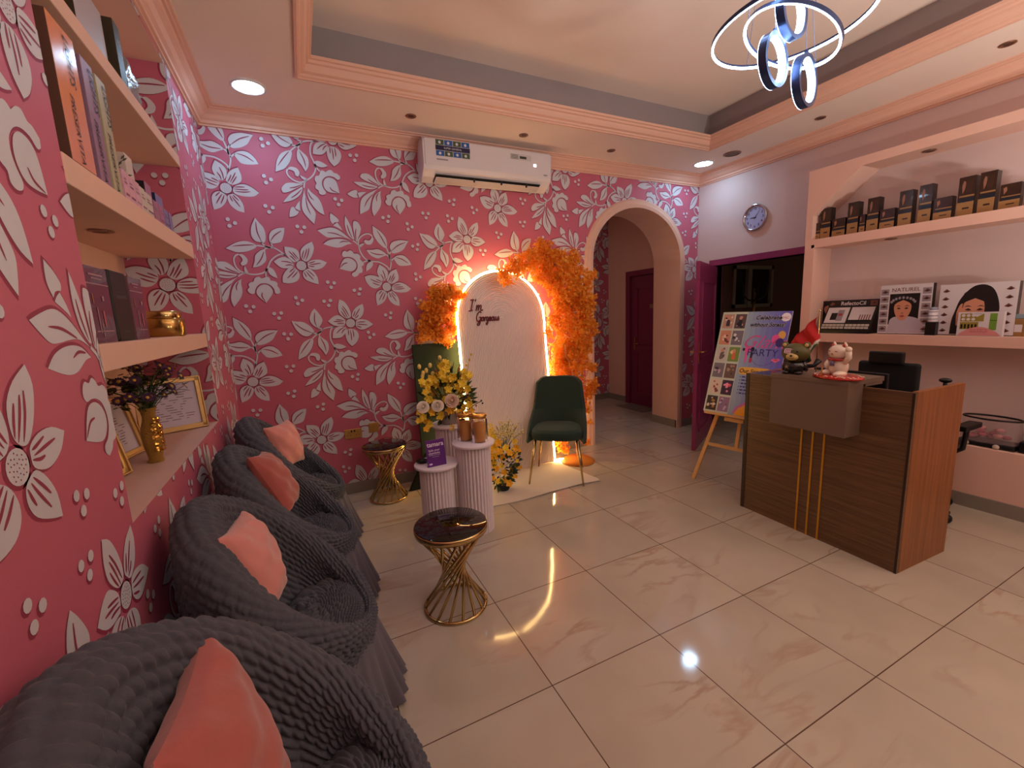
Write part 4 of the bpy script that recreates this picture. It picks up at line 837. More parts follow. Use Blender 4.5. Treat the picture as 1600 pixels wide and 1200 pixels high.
# lucky cat
CW=mat('cat_white_glaze',(228,206,186),.18,coat=.5); CRD=mat('cat_red',(186,34,22),.25,coat=.4)
t=thing('waving_cat_figurine','white ceramic waving cat with red collar on a red patterned cushion','figurine',(3.36,1.435,1.09),math.radians(-18))
m=M(); m.lathe([(0,0),(.10,0),(.118,.008),(.11,.018),(.09,.022),(0,.022)],40,sy=1.25,sx=.85); m.build('cushion',CRD,t)
m=M(); random.seed(3)
for k in range(70):
    a=random.uniform(0,2*PI); r=random.uniform(.09,.112); m.sphere((r*.86*math.cos(a),r*1.26*math.sin(a),.017+(.112-r)*.2),(.004,.005,.003),0,6,4)
m.build('cushion_flecks',mat('fleck_cream',(226,206,180),.4),t)
m=M(); m.sphere((.0,0,.07),(.045,.056,.062),0,28,18); m.sphere((-.03,.04,.035),(.04,.022,.018),0,16,10); m.sphere((-.03,-.045,.032),(.045,.022,.018),0,16,10)
m.sphere((-.035,.035,.085),(.022,.016,.03),0,16,10,Matrix.Rotation(.4,3,'Y')); m.tube([(-.005,-.045,.10),(-.012,-.075,.13),(-.02,-.08,.17)],[.017,.016,.014],14); m.sphere((-.022,-.080,.178),(.016,.018,.017),0,14,10); m.build('body',CW,t)
m=M(); m.sphere((-.004,0,.155),(.045,.060,.046),0,28,18); m.build('head',CW,t)
for y in (.036,-.036):
    m=M(); m.lathe([(.018,0),(.013,.016),(.003,.03),(0,.031)],14,c=(-.002,y,.187),sx=.6); m.build('ear',CW,t); m=M(); m.lathe([(.011,0),(.008,.012),(0,.024)],10,c=(-.010,y,.188),sx=.5); m.build('ear_lining',CRD,t)
m=M(); m.lathe([(.044,.108),(.052,.110),(.052,.120),(.044,.122)],30,caps=False,sy=1.1); m.build('collar',CRD,t)
m=M(); m.tube([(-.042,.03,.162),(-.047,.022,.166),(-.046,.014,.162)],.0016,6); m.tube([(-.046,-.014,.162),(-.047,-.022,.166),(-.042,-.03,.162)],.0016,6); m.tube([(-.048,.008,.142),(-.05,0,.146),(-.048,-.008,.142)],.0014,6); m.sphere((-.05,0,.15),(.003,.004,.003),0,8,6); m.build('face_markings',LIP,t)
m=M(); m.lathe([(0,.0),(.012,.0),(.012,.022),(.004,.03),(0,.03)],14,c=(-.048,-.005,.078)); m.build('bell',mat('enamel_blue_gold',(110,90,120),.3),t)
m=M(); m.prism([(.035,.0),(.062,.0),(.058,.10),(.04,.105)],'x',-.012,.025); m.build('red_cape',CRD,t,bevel=.004)
m=M(); m.tube([(-.088,.02,.0),(-.088,.02,.075)],.0035,8); m.build('wooden_stick',mat('stick_ochre',(190,120,50),.5),t)
# desk flag
t=thing('desk_flag','small draped red, white, black and green flag on thin pole behind the cat','flag',(3.52,1.645,1.046))
m=M(); m.lathe([(0,0),(.03,0),(.03,.01),(.006,.016),(0,.016)],20); m.build('flag_base',BLACK,t)
m=M(); m.tube([(0,0,.01),(.0,.0,.44)],.003,8); m.sphere((0,0,.443),.006,0,10,8); m.build('flag_pole',GOLD,t)
m=M(); 
def fl_(u,v):
    # hoist from top; cloth falls diagonally
    y=.005+.16*u*(1-.25*v)+.02*math.sin(9*v); z=.42-.17*u-.30*v*(1-.35*u); x=.012*math.sin(14*u+5*v)-.02*v
    return (x,y,z)
nu,nv=24,24; vs=[fl_(i/(nu-1),j/(nv-1)) for i in range(nu) for j in range(nv)]
def q_(a,b): return 0
for i in range(nu-1):
    for j in range(nv-1):
        u=i/(nu-1); v=j/(nv-1)
        k=0 if v<.52 else (1 if (v<.66 and u<.5) else 2)
        if v>.6 and u<.14: k=3
        m.add([vs[i*nv+j],vs[(i+1)*nv+j],vs[(i+1)*nv+j+1],vs[i*nv+j+1]],[(0,1,2,3)],k,True)
m.build('flag_cloth',[mat('flag_red',(190,26,26),.7),mat('flag_white',(220,206,196),.7),mat('flag_black',(18,16,16),.7),mat('flag_green',(40,84,52),.7)],t)
# office chair
t=thing('office_chair','black high-back office chair with headrest behind the reception desk','chair',(4.36,1.50,0))
m=M(); m.box((-.10,.07,.87),(.05,.36,.46)); m.build('backrest',mat('black_mesh',(10,12,14),.7),t,bevel=.02,seg=3,rot=None)
m=M(); m.box((-.14,.07,1.135),(.045,.2,.085)); m.box((-.105,.07,1.085),(.02,.05,.08)); m.build('headrest',BLACK,t,bevel=.015,seg=3)
m=M(); m.box((.14,0,.5),(.46,.48,.08)); m.build('seat',BLACK,t,bevel=.03,seg=3)
for s in (-1,1):
    m=M(); m.tube([(.1,s*.25,.48),(.1,s*.3,.52),(.1,s*.31,.66)],.016,8); m.box((.1,s*.31,.68),(.24,.07,.035)); m.build('armrest',BLACK,t,bevel=.006)
m=M(); m.tube([(.12,0,.1),(.12,0,.47)],.025,12); m.build('gas_lift',BLACK,t)
for k in range(5):
    a=2*PI*k/5-.62; p=(.12+.31*math.cos(a),.31*math.sin(a),.07); m=M(); m.tube([(.12,0,.12),((.12+p[0])/2,p[1]/2,.1),p],[.03,.024,.016],8); o=m.build('base_arm',BLACK,t)
    m=M(); m.sphere((p[0],p[1],.03),(.03,.022,.03),0,14,10); m.build('caster',BLACK,o)
# monitor on the desk
t=thing('computer_monitor','black computer monitor on desk, seen from behind the waving cat','monitor',(3.74,1.56,.755),math.radians(-4))
m=M(); m.box((0,0,.21),(.03,.44,.25)); m.build('screen_shell',BLACK,t,bevel=.006)
m=M(); m.box((.02,0,.05),(.03,.05,.1)); m.box((.02,0,.006),(.16,.2,.012)); m.build('stand',BLACK,t,bevel=.003)
m=M(); m.tube([(3.86,1.125,.79),(3.86,1.125,1.0)],.01,8); m.sphere((3.86,1.125,1.062),(.022,.03,.015),0,16,10); m.tube([(3.86,1.125,1.0),(3.86,1.125,1.06)],.01,8); m.lathe([(0,.755),(.04,.755),(.03,.775),(.01,.79),(0,.79)],16,c=(3.86,1.125,0)); tag(m.build('desk_scanner',BLACK),'black knob of a small stand rising behind desk side panel','stand')
# ================================================================== easel and poster
TL=Vector((3.94,2.68,1.485)); TR=Vector((4.05,2.137,1.48)); ux=(TR-TL).normalized(); 
dn=Vector((3.655,2.66,.64))-TL; dn=(dn-ux*dn.dot(ux)).normalized(); uy=-dn; PW=.555; PH=.90
nz=ux.cross(uy)  # faces room
BLc=TL+dn*PH
t=thing('party_poster','blue and pale green printed party poster board standing on wooden easel','poster',tuple(BLc))
fr0=(Vector((0,0,0)),ux,uy)
m=M(); Rb=Matrix((ux,uy,nz)).transposed(); m.box(Rb@Vector((PW/2,PH/2,-.004)),(PW,PH,.008),0,Rb); m.build('board',mat('board_edge_white',(226,216,216),.5),t)
PC={}
def pc(n,c): 
    if n not in PC: PC[n]=(len(PC),mat('poster_'+n,c,.35))
    return PC[n][0]
m=M(); fr=fr0
m.flat(rect(0,0,.215,PH),fr,pc('pale_green',(196,206,186)),.0005)
for k in range(8): m.flat(rect(.215+k*.0425,0,.215+(k+1)*.0425,PH),fr,pc('blue%d'%k,tuple(int(a+(b-a)*k/7) for a,b in zip((150,170,190),(104,96,190)))),.0005)
random.seed(21)
pal=[((190,150,130),(60,40,44),(226,210,200)),((90,70,70),(30,26,36),(210,170,150)),((206,140,110),(230,200,180),(110,50,40)),((120,110,120),(60,56,66),(220,214,210)),((196,190,180),(110,96,90),(60,50,50)),((120,150,60),(214,110,50),(240,200,150)),((120,110,120),(70,50,70),(190,170,180)),((110,84,70),(70,60,50),(170,140,120)),((214,196,180),(170,90,60),(120,60,50)),((60,40,60),(226,90,110),(240,150,180)),((60,50,40),(180,130,60),(220,200,180)),((150,120,150),(110,90,120),(200,180,200))]
for r_ in range(6):
    for c_ in range(2):
        x=.014+c_*.104; y=PH-.148-r_*.147; a,b,c=pal[r_*2+c_]; n='ph%d'%(r_*2+c_)
        m.flat(rect(x,y,x+.092,y+.128),fr,pc(n+'a',a),.001)
        for k in range(7):
            cx=x+random.uniform(.016,.076); cy=y+random.uniform(.018,.11); rr=random.uniform(.008,.02); rr=min(rr,cx-x,x+.092-cx,cy-y,y+.128-cy)
            P=smooth([(cx+rr*random.uniform(.6,1)*math.cos(t_),cy+rr*random.uniform(.6,1)*math.sin(t_)) for t_ in (0,1.2,2.5,3.8,5)]); m.flat(P,fr,pc(n+('b' if k%2 else 'c'),b if k%2 else c),.0014+.0001*k)
        if r_ in (0,2): # person figures
            m.flat(smooth([(x+.03,y+.02),(x+.034,y+.07),(x+.046,y+.08),(x+.06,y+.07),(x+.064,y+.02)]),fr,pc(n+'b',b),.0026); m.flat(ell(x+.046,y+.094,.013,.017,12),fr,pc('skin',(206,150,120)),.0027)
def shadowtext(s,size,pos,shear=.25,sx=1.0):
    dx=.0; m.text(s,size,fr,pos,pc('white',(236,230,236)),.0012,shear=shear,sx=sx,bold=.06); m.text(s,size,fr,pos,pc('black',(22,20,30)),.0024,shear=shear,sx=sx,bold=.03)
shadowtext('Celebrate',.05,(.385,PH-.055)); shadowtext('without Stress!',.05,(.385,PH-.115),sx=.88)
m.text('Glam',.155,fr,(.375,PH-.265),pc('pink',(206,90,150)),.0014,shear=.5,sx=1.0); m.text('PARTY',.085,fr,(.39,PH-.355),pc('navy',(50,44,120)),.0016,sx=.95)
m.flat(ell(.51,PH-.2,.028,.036),fr,pc('bal_yellow',(226,170,80)),.001); m.flat(ell(.47,PH-.235,.03,.04),fr,pc('bal_pink',(230,90,160)),.0014); m.flat(ell(.505,PH-.262,.03,.038),fr,pc('bal_purple',(66,40,120)),.0018)
m.flat(ell(.515,PH-.05,.036,.036,24),fr,pc('white',(236,230,236)),.001); m.text('MIC',.026,fr,(.515,PH-.056),pc('red',(190,50,80)),.0014)
m.flat(smooth([(.465,PH-.41),(.485,PH-.395),(.5,PH-.4),(.52,PH-.392),(.535,PH-.405),(.5,PH-.43)]),fr,pc('lip_pink',(226,110,150)),.0012); m.flat(smooth([(.478,PH-.406),(.5,PH-.404),(.522,PH-.405),(.5,PH-.412)]),fr,pc('red',(190,50,80)),.0016)
m.flat(rect(.245,PH-.345,.305,PH-.312),fr,pc('bal_pink',(230,90,160)),.001); m.flat([(.262,PH-.44),(.276,PH-.44),(.272,PH-.33),(.252,PH-.33)],fr,pc('bal_pink',(230,90,160)),.0012); m.flat(ell(.31,PH-.327,.016,.02),fr,pc('black',(22,20,30)),.0014); m.flat(ell(.24,PH-.33,.010,.014),fr,pc('black',(22,20,30)),.0014); m.flat(rect(.30,PH-.4,.318,PH-.35),fr,pc('black',(22,20,30)),.001); m.flat(rect(.298,PH-.44,.32,PH-.4),fr,pc('red',(190,50,80)),.001)
arc_=[(.40+.10*math.cos(a),PH-.36+.10*math.sin(a)) for a in [PI*1.15+PI*.7*k/16 for k in range(17)]]; arc2=[(.40+.096*math.cos(a),PH-.362+.096*math.sin(a)) for a in [PI*1.15+PI*.7*k/16 for k in range(17)]]
m.flat(arc_+arc2[::-1],fr,pc('navy',(50,44,120)),.001)
def rrect(x0,y0,x1,y1,r): return smooth([(x0+r,y0),(x1-r,y0),(x1,y0+r),(x1,y1-r),(x1-r,y1),(x0+r,y1),(x0,y1-r),(x0,y0+r)],True,3)
m.flat(rrect(.235,PH-.545,.475,PH-.483,.022),fr,pc('yellow',(226,176,60)),.001); m.text('Our Services',.047,fr,(.355,PH-.515),pc('black',(22,20,30)),.0014,shear=.15,bold=.02,sx=.95)
for k,w_ in enumerate((.16,.12,.1,.13,.09,.15)):
    y=PH-.572-k*.028; m.flat(ell(.256,y+.006,.004,.004,10),fr,pc('black',(22,20,30)),.001)
    x=.27
    while x<.27+w_:
        l=random.uniform(.012,.03); m.flat(rect(x,y,x+l,y+.012),fr,pc('navy',(50,44,120)),.001); x+=l+.006
yy=smooth([(.26,.004),(.29,.06),(.34,.1),(.40,.17),(.47,.2),(PW-.003,.24),(PW-.003,.004)],True,4); yp=[(x-.016,y+.014) for x,y in yy]; 
m.flat([(min(x,PW-.002),max(y,.002)) for x,y in yp],fr,pc('rim_pink',(206,110,170)),.0009); m.flat(yy,fr,pc('orange_yellow',(236,166,20)),.0013)
for k in range(9): m.flat(ell(.31+.025*k,.05+.017*k,.004,.004,8),fr,pc('rim_pink',(206,110,170)),.0017)
m.build('print',[v[1] for v in sorted(PC.values(),key=lambda q:q[0])],t)
# easel (own thing)
WE=mat('easel_pine',(206,160,98),.5,var=.12,vscale=12)
e=thing('wooden_easel','light pine tripod easel holding the party poster','easel',(3.9,2.4,0))
def EP(a,b): return BLc+ux*a+uy*b-nz*.02
def loc(v): return v-Vector((3.9,2.4,0))
def bar(name,p,q,w_,d,par=e):
    p=loc(p);q=loc(q); dz=(q-p); L2=dz.length; zz=dz/L2; xx=ux-zz*ux.dot(zz); xx.normalize(); yy_=zz.cross(xx); R=Matrix((xx,yy_,zz)).transposed()
    m=M(); m.box((p+q)/2,(w_,d,L2),0,R); return m.build(name,WE,par,bevel=.002)
LF=Vector((3.566,2.661,0)); top=EP(PW/2,PH-.06)-nz*.02
RF=EP(PW,0); RF=Vector((3.70,1.98,0))
def along(p,q,t_): return p+(q-p)*t_
TOPL=top-ux*.03; TOPR=top+ux*.03
LF2=Vector((3.585,2.655,.0)); 
bar('leg',LF2,TOPL,.032,.018); RF2=LF2+(TOPR-TOPL)+ux*.62; RF2.z=0
RF2=Vector((LF2.x,LF2.y,0))+Vector((ux.x,ux.y,0)).normalized()*.66; bar('leg',RF2,TOPR,.032,.018)
mid0=(LF2+RF2)/2; bar('crossbar',along(LF2,TOPL,.235)+nz*.0,along(RF2,TOPR,.235),.0+.028,.016)
bar('centre_post',(along(LF2,TOPL,.235)+along(RF2,TOPR,.235))/2,EP(PW/2,PH*.9),.03,.016)
rl=M(); A_=loc(EP(.03,-.012)+nz*.035); B_=loc(EP(PW-.03,-.012)+nz*.035)
R=Matrix((ux,uy,nz)).transposed(); rl.box((A_+B_)/2,((B_-A_).length,.02,.05),0,R); rl.build('tray',WE,e,bevel=.002)
rl=M(); rl.box(loc(EP(PW/2,-.04)+nz*.018),(.16,.035,.018),0,R); rl.build('tray_bracket',WE,e,bevel=.004)
bar('rear_leg',EP(PW/2,PH-.1)-nz*.03,Vector((4.35,2.52,0)),.03,.018)
# ================================================================== lit arch backdrop
KL=.1; tl=math.atan(KL)
bd=thing('arch_backdrop','white ribbed arched backdrop panel edged with glowing warm neon strip','backdrop',(2.288,3.718,.012)); bd.rotation_euler=(-tl,0,0)
BW=.457; BZ=1.50
def bpath(d,n=36):
    r=BW-d
    return [(-r,z) for z in (0,.3,.6,.9,1.2)]+[(-r*math.cos(PI*i/n),BZ+r*math.sin(PI*i/n)) for i in range(n+1)]+[(r,z) for z in (1.2,.9,.6,.3,0)]
m=M(); rows=[]; N_=27; per=6
for k in range(N_*per+1):
    d=BW*k/(N_*per)*.9995; h=.0085*abs(math.sin(PI*k/per)); rows.append([(x,-.02-h,z) for x,z in bpath(d)])
n=len(rows[0]); vs=[p for r in rows for p in r]; fs=[(j*n+i,j*n+i+1,(j+1)*n+i+1,(j+1)*n+i) for j in range(len(rows)-1) for i in range(n-1)]
m.add(vs,fs,0,False)
o_=bpath(0); m.add([(x,-.02,z) for x,z in o_]+[(x,.01,z) for x,z in o_],[(i,i+1,n+i+1,n+i) for i in range(n-1)]); m.add([(x,.01,z) for x,z in o_],[tuple(range(n))])
m.build('ribbed_panel',mat('panel_white',(242,230,226),.5),bd)
NEON=mat('neon_warm_glow',(255,220,150),.5,emit=(1,.64,.23),es=44)
P_=bpath(-.006,40); m=M(); m.tube([(x,-.022,z) for x,z in P_]+[(BW+.02,-.022,.004),(BW+.07,-.01,.006),(BW+.11,-.03,.006)],.010,8); m.build('neon_strip',NEON,bd)
WINE=mat('wine_letters',(110,30,40),.5)
m=M()
GL1=[[(-.12,.95),(.05,1.0),(.22,.97)],[(.08,.98),(.05,.6),(.0,.2),(-.05,.02)],[(-.25,.0),(-.05,.02),(.15,.05)],[(.38,1.04),(.35,.84)],[(.52,.5),(.5,.25),(.46,0)],[(.48,.2),(.58,.42),(.68,.5),(.72,.4),(.68,.15),(.66,0)],[(.68,.2),(.78,.42),(.88,.5),(.94,.4),(.9,.12),(.98,0),(1.1,.08)]]
OO=[(.72,.42),(.62,.35),(.58,.15),(.66,.02),(.78,.08),(.82,.28),(.72,.42),(.86,.38)]
GL2=[[(.5,.85),(.4,1.0),(.2,.9),(.05,.6),(.02,.3),(.12,.05),(.3,.02),(.45,.2),(.5,.42),(.3,.4)],[(.5,.42),(.46,.0),(.36,-.35),(.2,-.42),(.12,-.3),(.3,-.1),(.55,.08)],OO,[(.9,.42),(.92,.2),(.9,.0)],[(.91,.22),(1.0,.42),(1.1,.4)],
[(1.32,.38),(1.2,.42),(1.12,.25),(1.16,.05),(1.28,.08),(1.34,.38),(1.32,-.1),(1.22,-.38),(1.1,-.3),(1.25,-.08),(1.45,.12)],[(1.45,.12),(1.58,.25),(1.6,.4),(1.5,.42),(1.44,.2),(1.5,.02),(1.62,.05),(1.7,.15)],[(x+1.12,y) for x,y in OO],
[(2.0,.42),(1.98,.15),(2.04,.02),(2.14,.1),(2.2,.42),(2.2,.12),(2.28,.02),(2.36,.12)],[(2.36,.12),(2.5,.45),(2.46,.35),(2.56,.18),(2.5,.02),(2.38,.04)]]
for G_,size,(x0,z0) in ((GL1,.105,(-.318,1.585)),(GL2,.092,(-.278,1.485))):
    m=M()
    for P in G_:
        Q=smooth(P,False,4); m.tube([(x0+(x+.15*y)*size,-.034,z0+y*size) for x,y in Q],.0056,6)
    m.build('lettering',WINE,bd)
# dark green board
gb=thing('green_board','tall dark green fabric board leaning behind yellow flower arrangement','board',(1.40,3.80,0)); gb.rotation_euler=(-math.atan(.065),0,0)
GN=mat('board_green',(34,48,30),.85,var=.2,vscale=6,bump=.2,bscale=300)
m=M(); m.bx((0,0,.01),(.47,.025,1.315)); m.build('board_face',GN,gb,bevel=.003)
m=M(); m.prism([(-.16,0),(.02,0),(.02,.32)],'y',-.06,-.035); m.build('support_foot',mat('board_foot_dark',(14,22,14),.8),gb)
# orange trees
ORM=mat('maple_leaves_orange',(230,120,20),.6,island=[(240,150,36),(252,176,54),(255,202,84),(246,160,40),(252,184,62)])
_nt=ORM.node_tree; _b=_nt.nodes['Principled BSDF']; _tr=_nt.nodes.new('ShaderNodeBsdfTranslucent'); _mx=_nt.nodes.new('ShaderNodeMixShader'); _mx.inputs[0].default_value=.42
_nt.links.new(_b.inputs['Base Color'].links[0].from_socket,_tr.inputs[0]); _nt.links.new(_b.outputs[0],_mx.inputs[1]); _nt.links.new(_tr.outputs[0],_mx.inputs[2]); _nt.links.new(_mx.outputs[0],_nt.nodes['Material Output'].inputs[0])
def pray(px,py,y):
    r=_rt*((px-800)/670.58)-_up*((py-600)/670.58)+_fw; t=(y)/r.y; return Vector((0.52286,0,1.5458))+r*t, t
def leafcloud(name,blobs,n,parent,org,size=(.015,.030),seed=1,mt=ORM):
    random.seed(seed); vs=[];fs=[]
    vol=[b[1]**2 for b in blobs]; tot=sum(vol)
    for (c,R),v in zip(blobs,vol):
        k=int(n*v/tot)
        # twigs tips: clusters
        for q in range(max(1,k//9)):
            d=Vector([random.gauss(0,1) for _ in range(3)]).normalized()*R*random.uniform(.45,1.0); d.y*=.75
            cp=c+d
            for j in range(9):
                p=cp+Vector([random.gauss(0,.014) for _ in range(3)])-org
                if (p+org).y>3.972: p.y=3.97-org.y
                L2=random.uniform(*size); ax=Vector([random.gauss(0,1) for _ in range(3)]).normalized(); bx_=ax.orthogonal().normalized(); bx_=(Matrix.Rotation(random.uniform(0,6.28),3,ax)@bx_)
                cx=ax.cross(bx_)
                b0=len(vs)
                # three lobed maple leaf
                pts=[(0,0),(.25,.5),(.65,.75),(.55,.28),(1.05,0),(.55,-.28),(.65,-.75),(.25,-.5)]
                for a,b in pts: vs.append(p+bx_*(a*L2)+cx*(b*L2*.8))
                fs+= [(b0,b0+1,b0+2,b0+3),(b0,b0+3,b0+4,b0+5),(b0,b0+5,b0+6,b0+7)]
    m=M(); m.add(vs,fs); return m.build(name,mt,parent)
def tree(label,base,trunk,branches,blobs,n,seed,disc=True):
    t=thing('artificial_maple_tree',label,'artificial tree',tuple(base))
    if disc:
        m=M(); m.lathe([(0,0),(.17,0),(.175,.008),(.14,.035),(.05,.06),(0,.062)],40); m.build('base_plate',mat('orange_velvet_base',(220,130,40),.7,bump=.3,bscale=60),t)
    bk_=mat('pale_birch_trunk',(206,150,110),.7,var=.3,vscale=30)
    m=M(); m.tube([Vector(p)-base for p in trunk],[.014-.006*i/len(trunk) for i in range(len(trunk))],8); m.build('trunk',bk_,t)
    for b in branches: m=M(); m.tube([Vector(p)-base for p in b],[.008,.006,.004][:len(b)],6); m.build('branch',bk_,t)
    leafcloud('foliage',blobs,n,t,base,seed=seed)
    return t
def B(px,py,r,y): 
    p,t=pray(px,py,y); return (p,r*t/670.58)
yb=3.70
blobs=[B(*q,yb+random.uniform(-.06,.06)) for q in [(787,428,11),(792,440,9),(806,418,17),(828,408,22),(852,402,24),(845,385,12),(870,415,26),(846,430,14),(864,446,18),(893,418,20),(905,440,24),(885,450,28),(912,470,22),(900,490,30),(878,478,18),(916,505,18),(890,520,28),(915,535,16),(880,548,22),(902,560,26),(925,575,9),(876,575,20),(895,600,22),(920,612,12),(908,635,16),(890,640,12),(922,660,5),(915,690,6),(898,672,8),(880,700,10),(872,690,7),(885,622,14),(922,482,10),(896,397,9),(925,430,8),(928,520,7),(865,500,12),(857,520,7),(926,600,9)]]
tb=Vector((2.975,3.60,0))
p1,_=pray(893,470,yb); p2,_=pray(880,420,yb); p3,_=pray(840,400,yb); p4_,_=pray(795,425,yb)
tree('tall orange maple tree arching over right side of the neon backdrop',tb,[tb+Vector((0,0,.03)),tb+Vector((0,.05,.6)),tb+Vector((.02,.08,1.1)),p1,p2,p3,p4_],
  [[p1,(p1+p2)/2+Vector((.08,0,.06)),p2+Vector((.14,0,.05))],[tb+Vector((0,.05,.7)),tb+Vector((.1,.03,.8)),tb+Vector((.16,.02,.95))],[tb+Vector((0,.05,.95)),tb+Vector((-.1,.03,1.1)),tb+Vector((-.14,.02,1.25))]],blobs,24000,5)
yl=3.86
blobs=[B(*q,yl+random.uniform(-.03,.03)) for q in [(668,500,12),(662,478,7),(678,478,15),(692,462,16),(676,455,9),(706,455,12),(716,462,8),(722,460,6),(690,495,16),(705,482,11),(672,518,12),(690,523,13),(706,515,9),(658,512,6),(660,528,7),(712,500,6),(700,535,6)]]
tb2=Vector((1.62,3.92,0)); q1,_=pray(684,520,3.9); q2,_=pray(682,470,3.88); q3,_=pray(715,462,3.86)
tree('short orange maple tree at left of neon backdrop, above the green board',tb2,[tb2+Vector((0,0,.0)),tb2+Vector((0,0,.7)),q1,q2,q3],[[q1,q1+Vector((-.08,0,.08)),q1+Vector((-.12,-.02,.16))],[q2,q2+Vector((.06,0,.03)),q2+Vector((.11,-.02,.08))]],blobs,5600,9,disc=False)
# white mat
m=M()
MC=[(1.40,3.10),(2.83,3.06),(2.86,3.14),(2.80,3.72),(1.40,3.75)]
def mt_(u,v):
    y=3.055+.655*v; x=1.42+1.42*u+(.03*math.sin(3*v*PI) if u>.99 else 0); x=min(x,2.86-.1*v*u)
    z=.005+.0025*math.sin(9*u+3*v)+.002*math.sin(17*u-5*v)+(.010*max(0,math.sin(11*u+1.2)) if v<.03 else 0)
    return (x,y+(.012*math.sin(10*u) if v<.03 else 0),max(.003,z))
m.grid(mt_,70,34); tag(m.build('floor_mat',mat('cream_fur_mat',(222,206,190),.95,bump=.7,bscale=220,sheen=.4),solid=.004),'white fluffy mat on floor beneath the green chair and arch backdrop','mat')
# ================================================================== green chair
VG=mat('velvet_green',(28,50,40),.8,sheen=.1,bump=.08,bscale=80)
gc=thing('velvet_chair','dark green velvet chair with tapered gold legs before neon backdrop','chair',(2.585,3.36,.008),0)
fwd=Vector((-.60,-.80,0)); rz_=math.atan2(fwd.y,fwd.x)+PI/2   # local -y is forward
gc.rotation_euler=(0,0,rz_)
m=M()
def seatf(u,v):
    a=2*PI*u; s=.55; ca,sa=math.cos(a),math.sin(a)
    x=.235*abs(ca)**s*(1 if ca>0 else -1); y=.215*abs(sa)**s*(1 if sa>0 else -1)
    prof=[(0,.50),(.5,.502),(.85,.492),(.98,.470),(1.0,.44),(.98,.405),(.85,.395),(0,.395)]
    t=v*(len(prof)-1); i=min(int(t),len(prof)-2); k=t-i; r=prof[i][0]*(1-k)+prof[i+1][0]*k; z=prof[i][1]*(1-k)+prof[i+1][1]*k
    return (x*r,y*r-.02,z)
m.grid(seatf,56,29,0,True,cu=True); m.build('seat_cushion',VG,gc)
# wrap shell: back with flaring wings
m=M()
def shell(u,v,off):
    # u across (-1..1), v height 0..1
    s=2*u-1; z=.385+.535*v
    hw=.262-.052*max(0,(v-.25)/.75)**.9 if v>.25 else .262+.004*math.sin(v*12)
    hw-= .0 
    wing=max(0,1-v/.42)**.8       # how far the wing comes forward
    depth=.20-.42*wing*abs(s)**2.6
    ridge=abs(s)**4
    x=hw*s*(1+.0*wing); y=depth+.04*v-.03*(1-ridge)*-1*0 -.035*abs(s)**2*(1-wing)+.055*v
    # round the top corners
    top=max(0,(v-.88)/.12); 
    if top>0: x*=1-.10*top**2*abs(s)**3
    zz=z-(.035*abs(s)**6*top)
    n=Vector((s*.5,-1,0)).normalized()*off
    return (x-n.x*0+(-n.x if off else 0),y-off,zz)
g1=[[shell(i/36,j/24,.028) for j in range(25)] for i in range(37)]; g2=[[shell(i/36,j/24,-.022) for j in range(25)] for i in range(37)]
vs=[p for r in g1 for p in r]+[p for r in g2 for p in r]; n1=37*25; fs=[]
for i in range(36):
    for j in range(24):
        fs.append((i*25+j,(i+1)*25+j,(i+1)*25+j+1,i*25+j+1)); fs.append((n1+i*25+j,n1+i*25+j+1,n1+(i+1)*25+j+1,n1+(i+1)*25+j))
for i in range(36):
    for j in (0,24): fs.append((i*25+j,(i+1)*25+j,n1+(i+1)*25+j,n1+i*25+j))
for j in range(24):
    for i in (0,36): fs.append((i*25+j,i*25+j+1,n1+i*25+j+1,n1+i*25+j))
m.add(vs,fs,0,True); m.build('backrest',VG,gc,bevel=.008,seg=3)
for sx_,sy_,tx_,ty_ in ((-.19,-.17,-.245,-.25),(.19,-.17,.245,-.25),(-.17,.14,-.22,.22),(.17,.14,.22,.22)):
    m=M(); m.tube([(sx_,sy_,.40),(tx_,ty_,.0)],[.015,.0075],14); m.build('leg',GOLD,gc)
# ================================================================== fluted pedestals
FW=mat('pedestal_white',(228,216,222),.45)
def pedestal(label,x,y,h,R,cap=.155,n=30):
    t=thing('fluted_pedestal',label,'pedestal',(x,y,0),0,'white fluted pedestals'); m=M(); seg=n*6
    def col_(z): return [((R-.012*(1-abs(math.sin(PI*k/6)))**1.2)*math.cos(2*PI*k/seg),(R-.012*(1-abs(math.sin(PI*k/6)))**1.2)*math.sin(2*PI*k/seg),z) for k in range(seg)]
    vs=col_(0)+col_(h-.02); m.add(vs,[(k,(k+1)%seg,seg+(k+1)%seg,seg+k) for k in range(seg)],0,False); m.build('fluted_column',FW,t)
    m=M(); m.lathe([(0,h-.02),(cap-.003,h-.02),(cap,h-.016),(cap,h-.004),(cap-.004,h),(0,h)],56); m.build('top_disc',FW,t); return t
pedestal('short white fluted pedestal holding the small purple sign',1.277,2.875,.532,.122)
pedestal('tall white fluted pedestal holding two gold-filled glass jars',1.535,2.80,.665,.122,.152)
pedestal('rear white fluted pedestal beneath the big yellow flower arrangement',1.50,3.20,.72,.125,.15)
